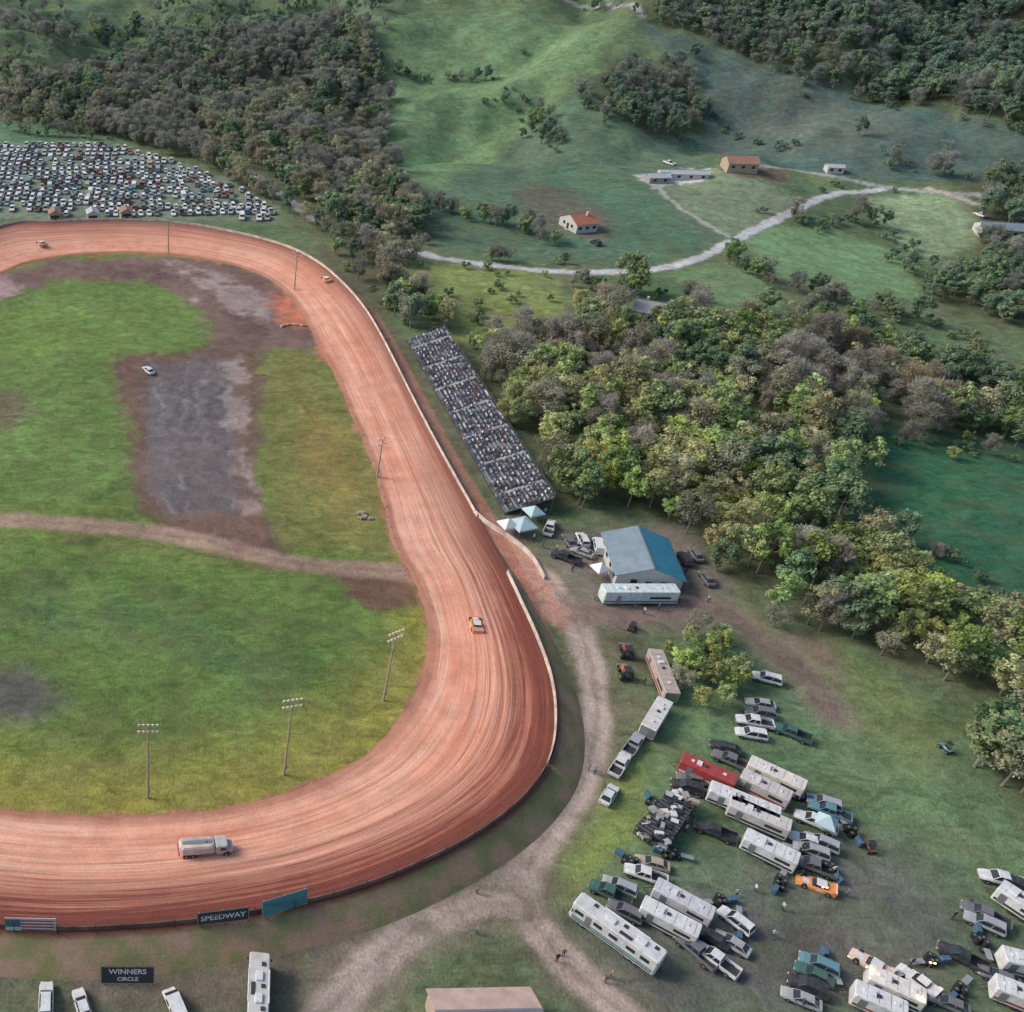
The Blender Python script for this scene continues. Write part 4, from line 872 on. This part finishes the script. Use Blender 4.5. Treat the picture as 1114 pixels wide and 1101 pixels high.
def tirestack():
    b=MB()
    for i,(x,y,n) in enumerate([(0,0,4),(.8,.1,3),(.3,.8,4),(1.1,.9,2),(-.7,.4,1)]):
        for j in range(n): b.cyl((x,y,j*.3),(x,y,j*.3+.27),.38,.38,'tire',10); b.cyl((x,y,j*.3+.02),(x,y,j*.3+.28),.16,.16,'metal',6)
    b.cbox((2.1,.3,.5),(1.2,.6,1.0),'blue',.05); b.box((-1.6,.2,.75),(1.6,.7,.05),'alum')
    for x in(-2.3,-.9):
        for y in(-.1,.5): b.cyl((x,y,0),(x,y,.75),.03,.03,'metal',4)
    return b.mesh('pit_equipment')
ts_=tirestack()
for px,py in [(732,930),(870,930),(895,945),(845,958),(780,985),(735,985),(800,1005),(905,1055),(960,1065),(1000,1085),(1010,1050),(865,870),(920,905),(1070,1030),(1040,1075),(715,880),(690,940)]:
    obj('pit_equipment',ts_,at(px,py),R.uniform(0,6))
# lit work lights in the paddock
def worklight(px,py,h=2.6,e=38):
    b=MB(); b.cyl((0,0,0),(0,0,h),.04,.03,'metal',6); b.box((0,0,h),(.7,.12,.12),'metal')
    for x in(-.25,.25): b.box((x,-.1,h+.1),(.24,.1,.16),'lit')
    for a in (0,2.1,4.2): b.cyl((0,0,.5),(.5*math.cos(a),.5*math.sin(a),0),.025,.025,'metal',4)
    p=at(px,py); o=obj('work_light_stand',b.mesh('work_light_stand'),p,R.uniform(-.6,.6))
    l=bpy.data.lights.new('work_lamp','POINT'); l.energy=e; l.color=(1,.55,.26); l.shadow_soft_size=.25; lo=bpy.data.objects.new('lamp',l); lo.location=(0,-.5,h+.15); lo.parent=o; COL.objects.link(lo)
worklight(935,1064); worklight(1004,1060); worklight(990,1096); worklight(890,976,2.2,25)
# spectator parking
LW=G(LOT); x0,y0=LW.min(0);x1,y1=LW.max(0); cols=[(.85,.86,.87)]*8+[(.66,.68,.70)]*4+[Sv,Gy,(.3,.38,.45),(.3,.12,.12),Tl,Tn]; cnt=0
y=y0+2
while y<y1:
    x=x0
    while x<x1:
        x+=2.7+rng.random()*.4; yy=y+1.6*math.sin(x*.03)+rng.uniform(-.5,.5)
        if sdpoly(np.array([x]),np.array([yy]),LW)[0]<-2 and rng.random()<.88 and not(sdpoly(np.array([x]),np.array([yy]),outer_poly)[0]<9):
            t=R.choice(['sedan','suv','pickup','sedan','suv','van' if rng.random()<.3 else 'suv'])
            obj(NM[t],VM[t],(x,yy,float(hgt(x,yy))),rng.uniform(-.1,.1)+(math.pi if rng.random()<.5 else 0),.95,None,R.choice(cols)); cnt+=1
    y+=6.2
print('lot cars',cnt)
b=MB()
for i in range(12):
    for j in range(2): b.cyl((i*.62,math.sin(i*.4)*.8,j*.26),(i*.62,math.sin(i*.4)*.8,j*.26+.24),.31,.31,'orange' if i%3 else 'white',10)
obj('tire_barrier',b.mesh('tire_barrier'),at(306,356),.2)
b=MB()
for i in range(14): b.box((R.uniform(-1.5,1.5),R.uniform(-1,1),R.uniform(.1,.6)),(R.uniform(.5,1.4),R.uniform(.4,1),R.uniform(.3,.6)),'wood',rot=R.uniform(0,3),top=(.8,.8))
obj('hay_bale_pile',b.mesh('hay_bale_pile'),at(396,562),0)
# ---------------------------------------------------------------- light, world, camera
EL=math.radians(38); AZ=math.radians(-75)
w=bpy.data.worlds.new('World'); scene.world=w; w.use_nodes=True; nt=w.node_tree; bg=nt.nodes['Background']
sk=nt.nodes.new('ShaderNodeTexSky'); sk.sky_type='NISHITA'; sk.sun_disc=False; sk.sun_elevation=EL; sk.sun_rotation=AZ; sk.dust_density=3.0; sk.ozone_density=1.5
nt.links.new(sk.outputs[0],bg.inputs[0]); bg.inputs[1].default_value=.15
sl=bpy.data.lights.new('sun','SUN'); sl.energy=2.1; sl.angle=math.radians(20); sl.color=(1,.90,.78); so=bpy.data.objects.new('sun',sl); COL.objects.link(so)
sd=Vector((math.sin(AZ)*math.cos(EL),math.cos(AZ)*math.cos(EL),math.sin(EL))); so.rotation_euler=sd.to_track_quat('Z','Y').to_euler(); so.location=(0,0,200)
cd=bpy.data.cameras.new('camera'); cd.sensor_width=36; cd.lens=36*F/1114; cd.shift_x=(557-XC)/1114; cd.clip_end=9000; cd.clip_start=1; co=bpy.data.objects.new('camera',cd); co.location=(0,0,H); co.rotation_euler=(math.pi/2-TH,0,0); COL.objects.link(co); scene.camera=co
scene.view_settings.view_transform='Standard'; scene.view_settings.look='None'; scene.view_settings.exposure=0
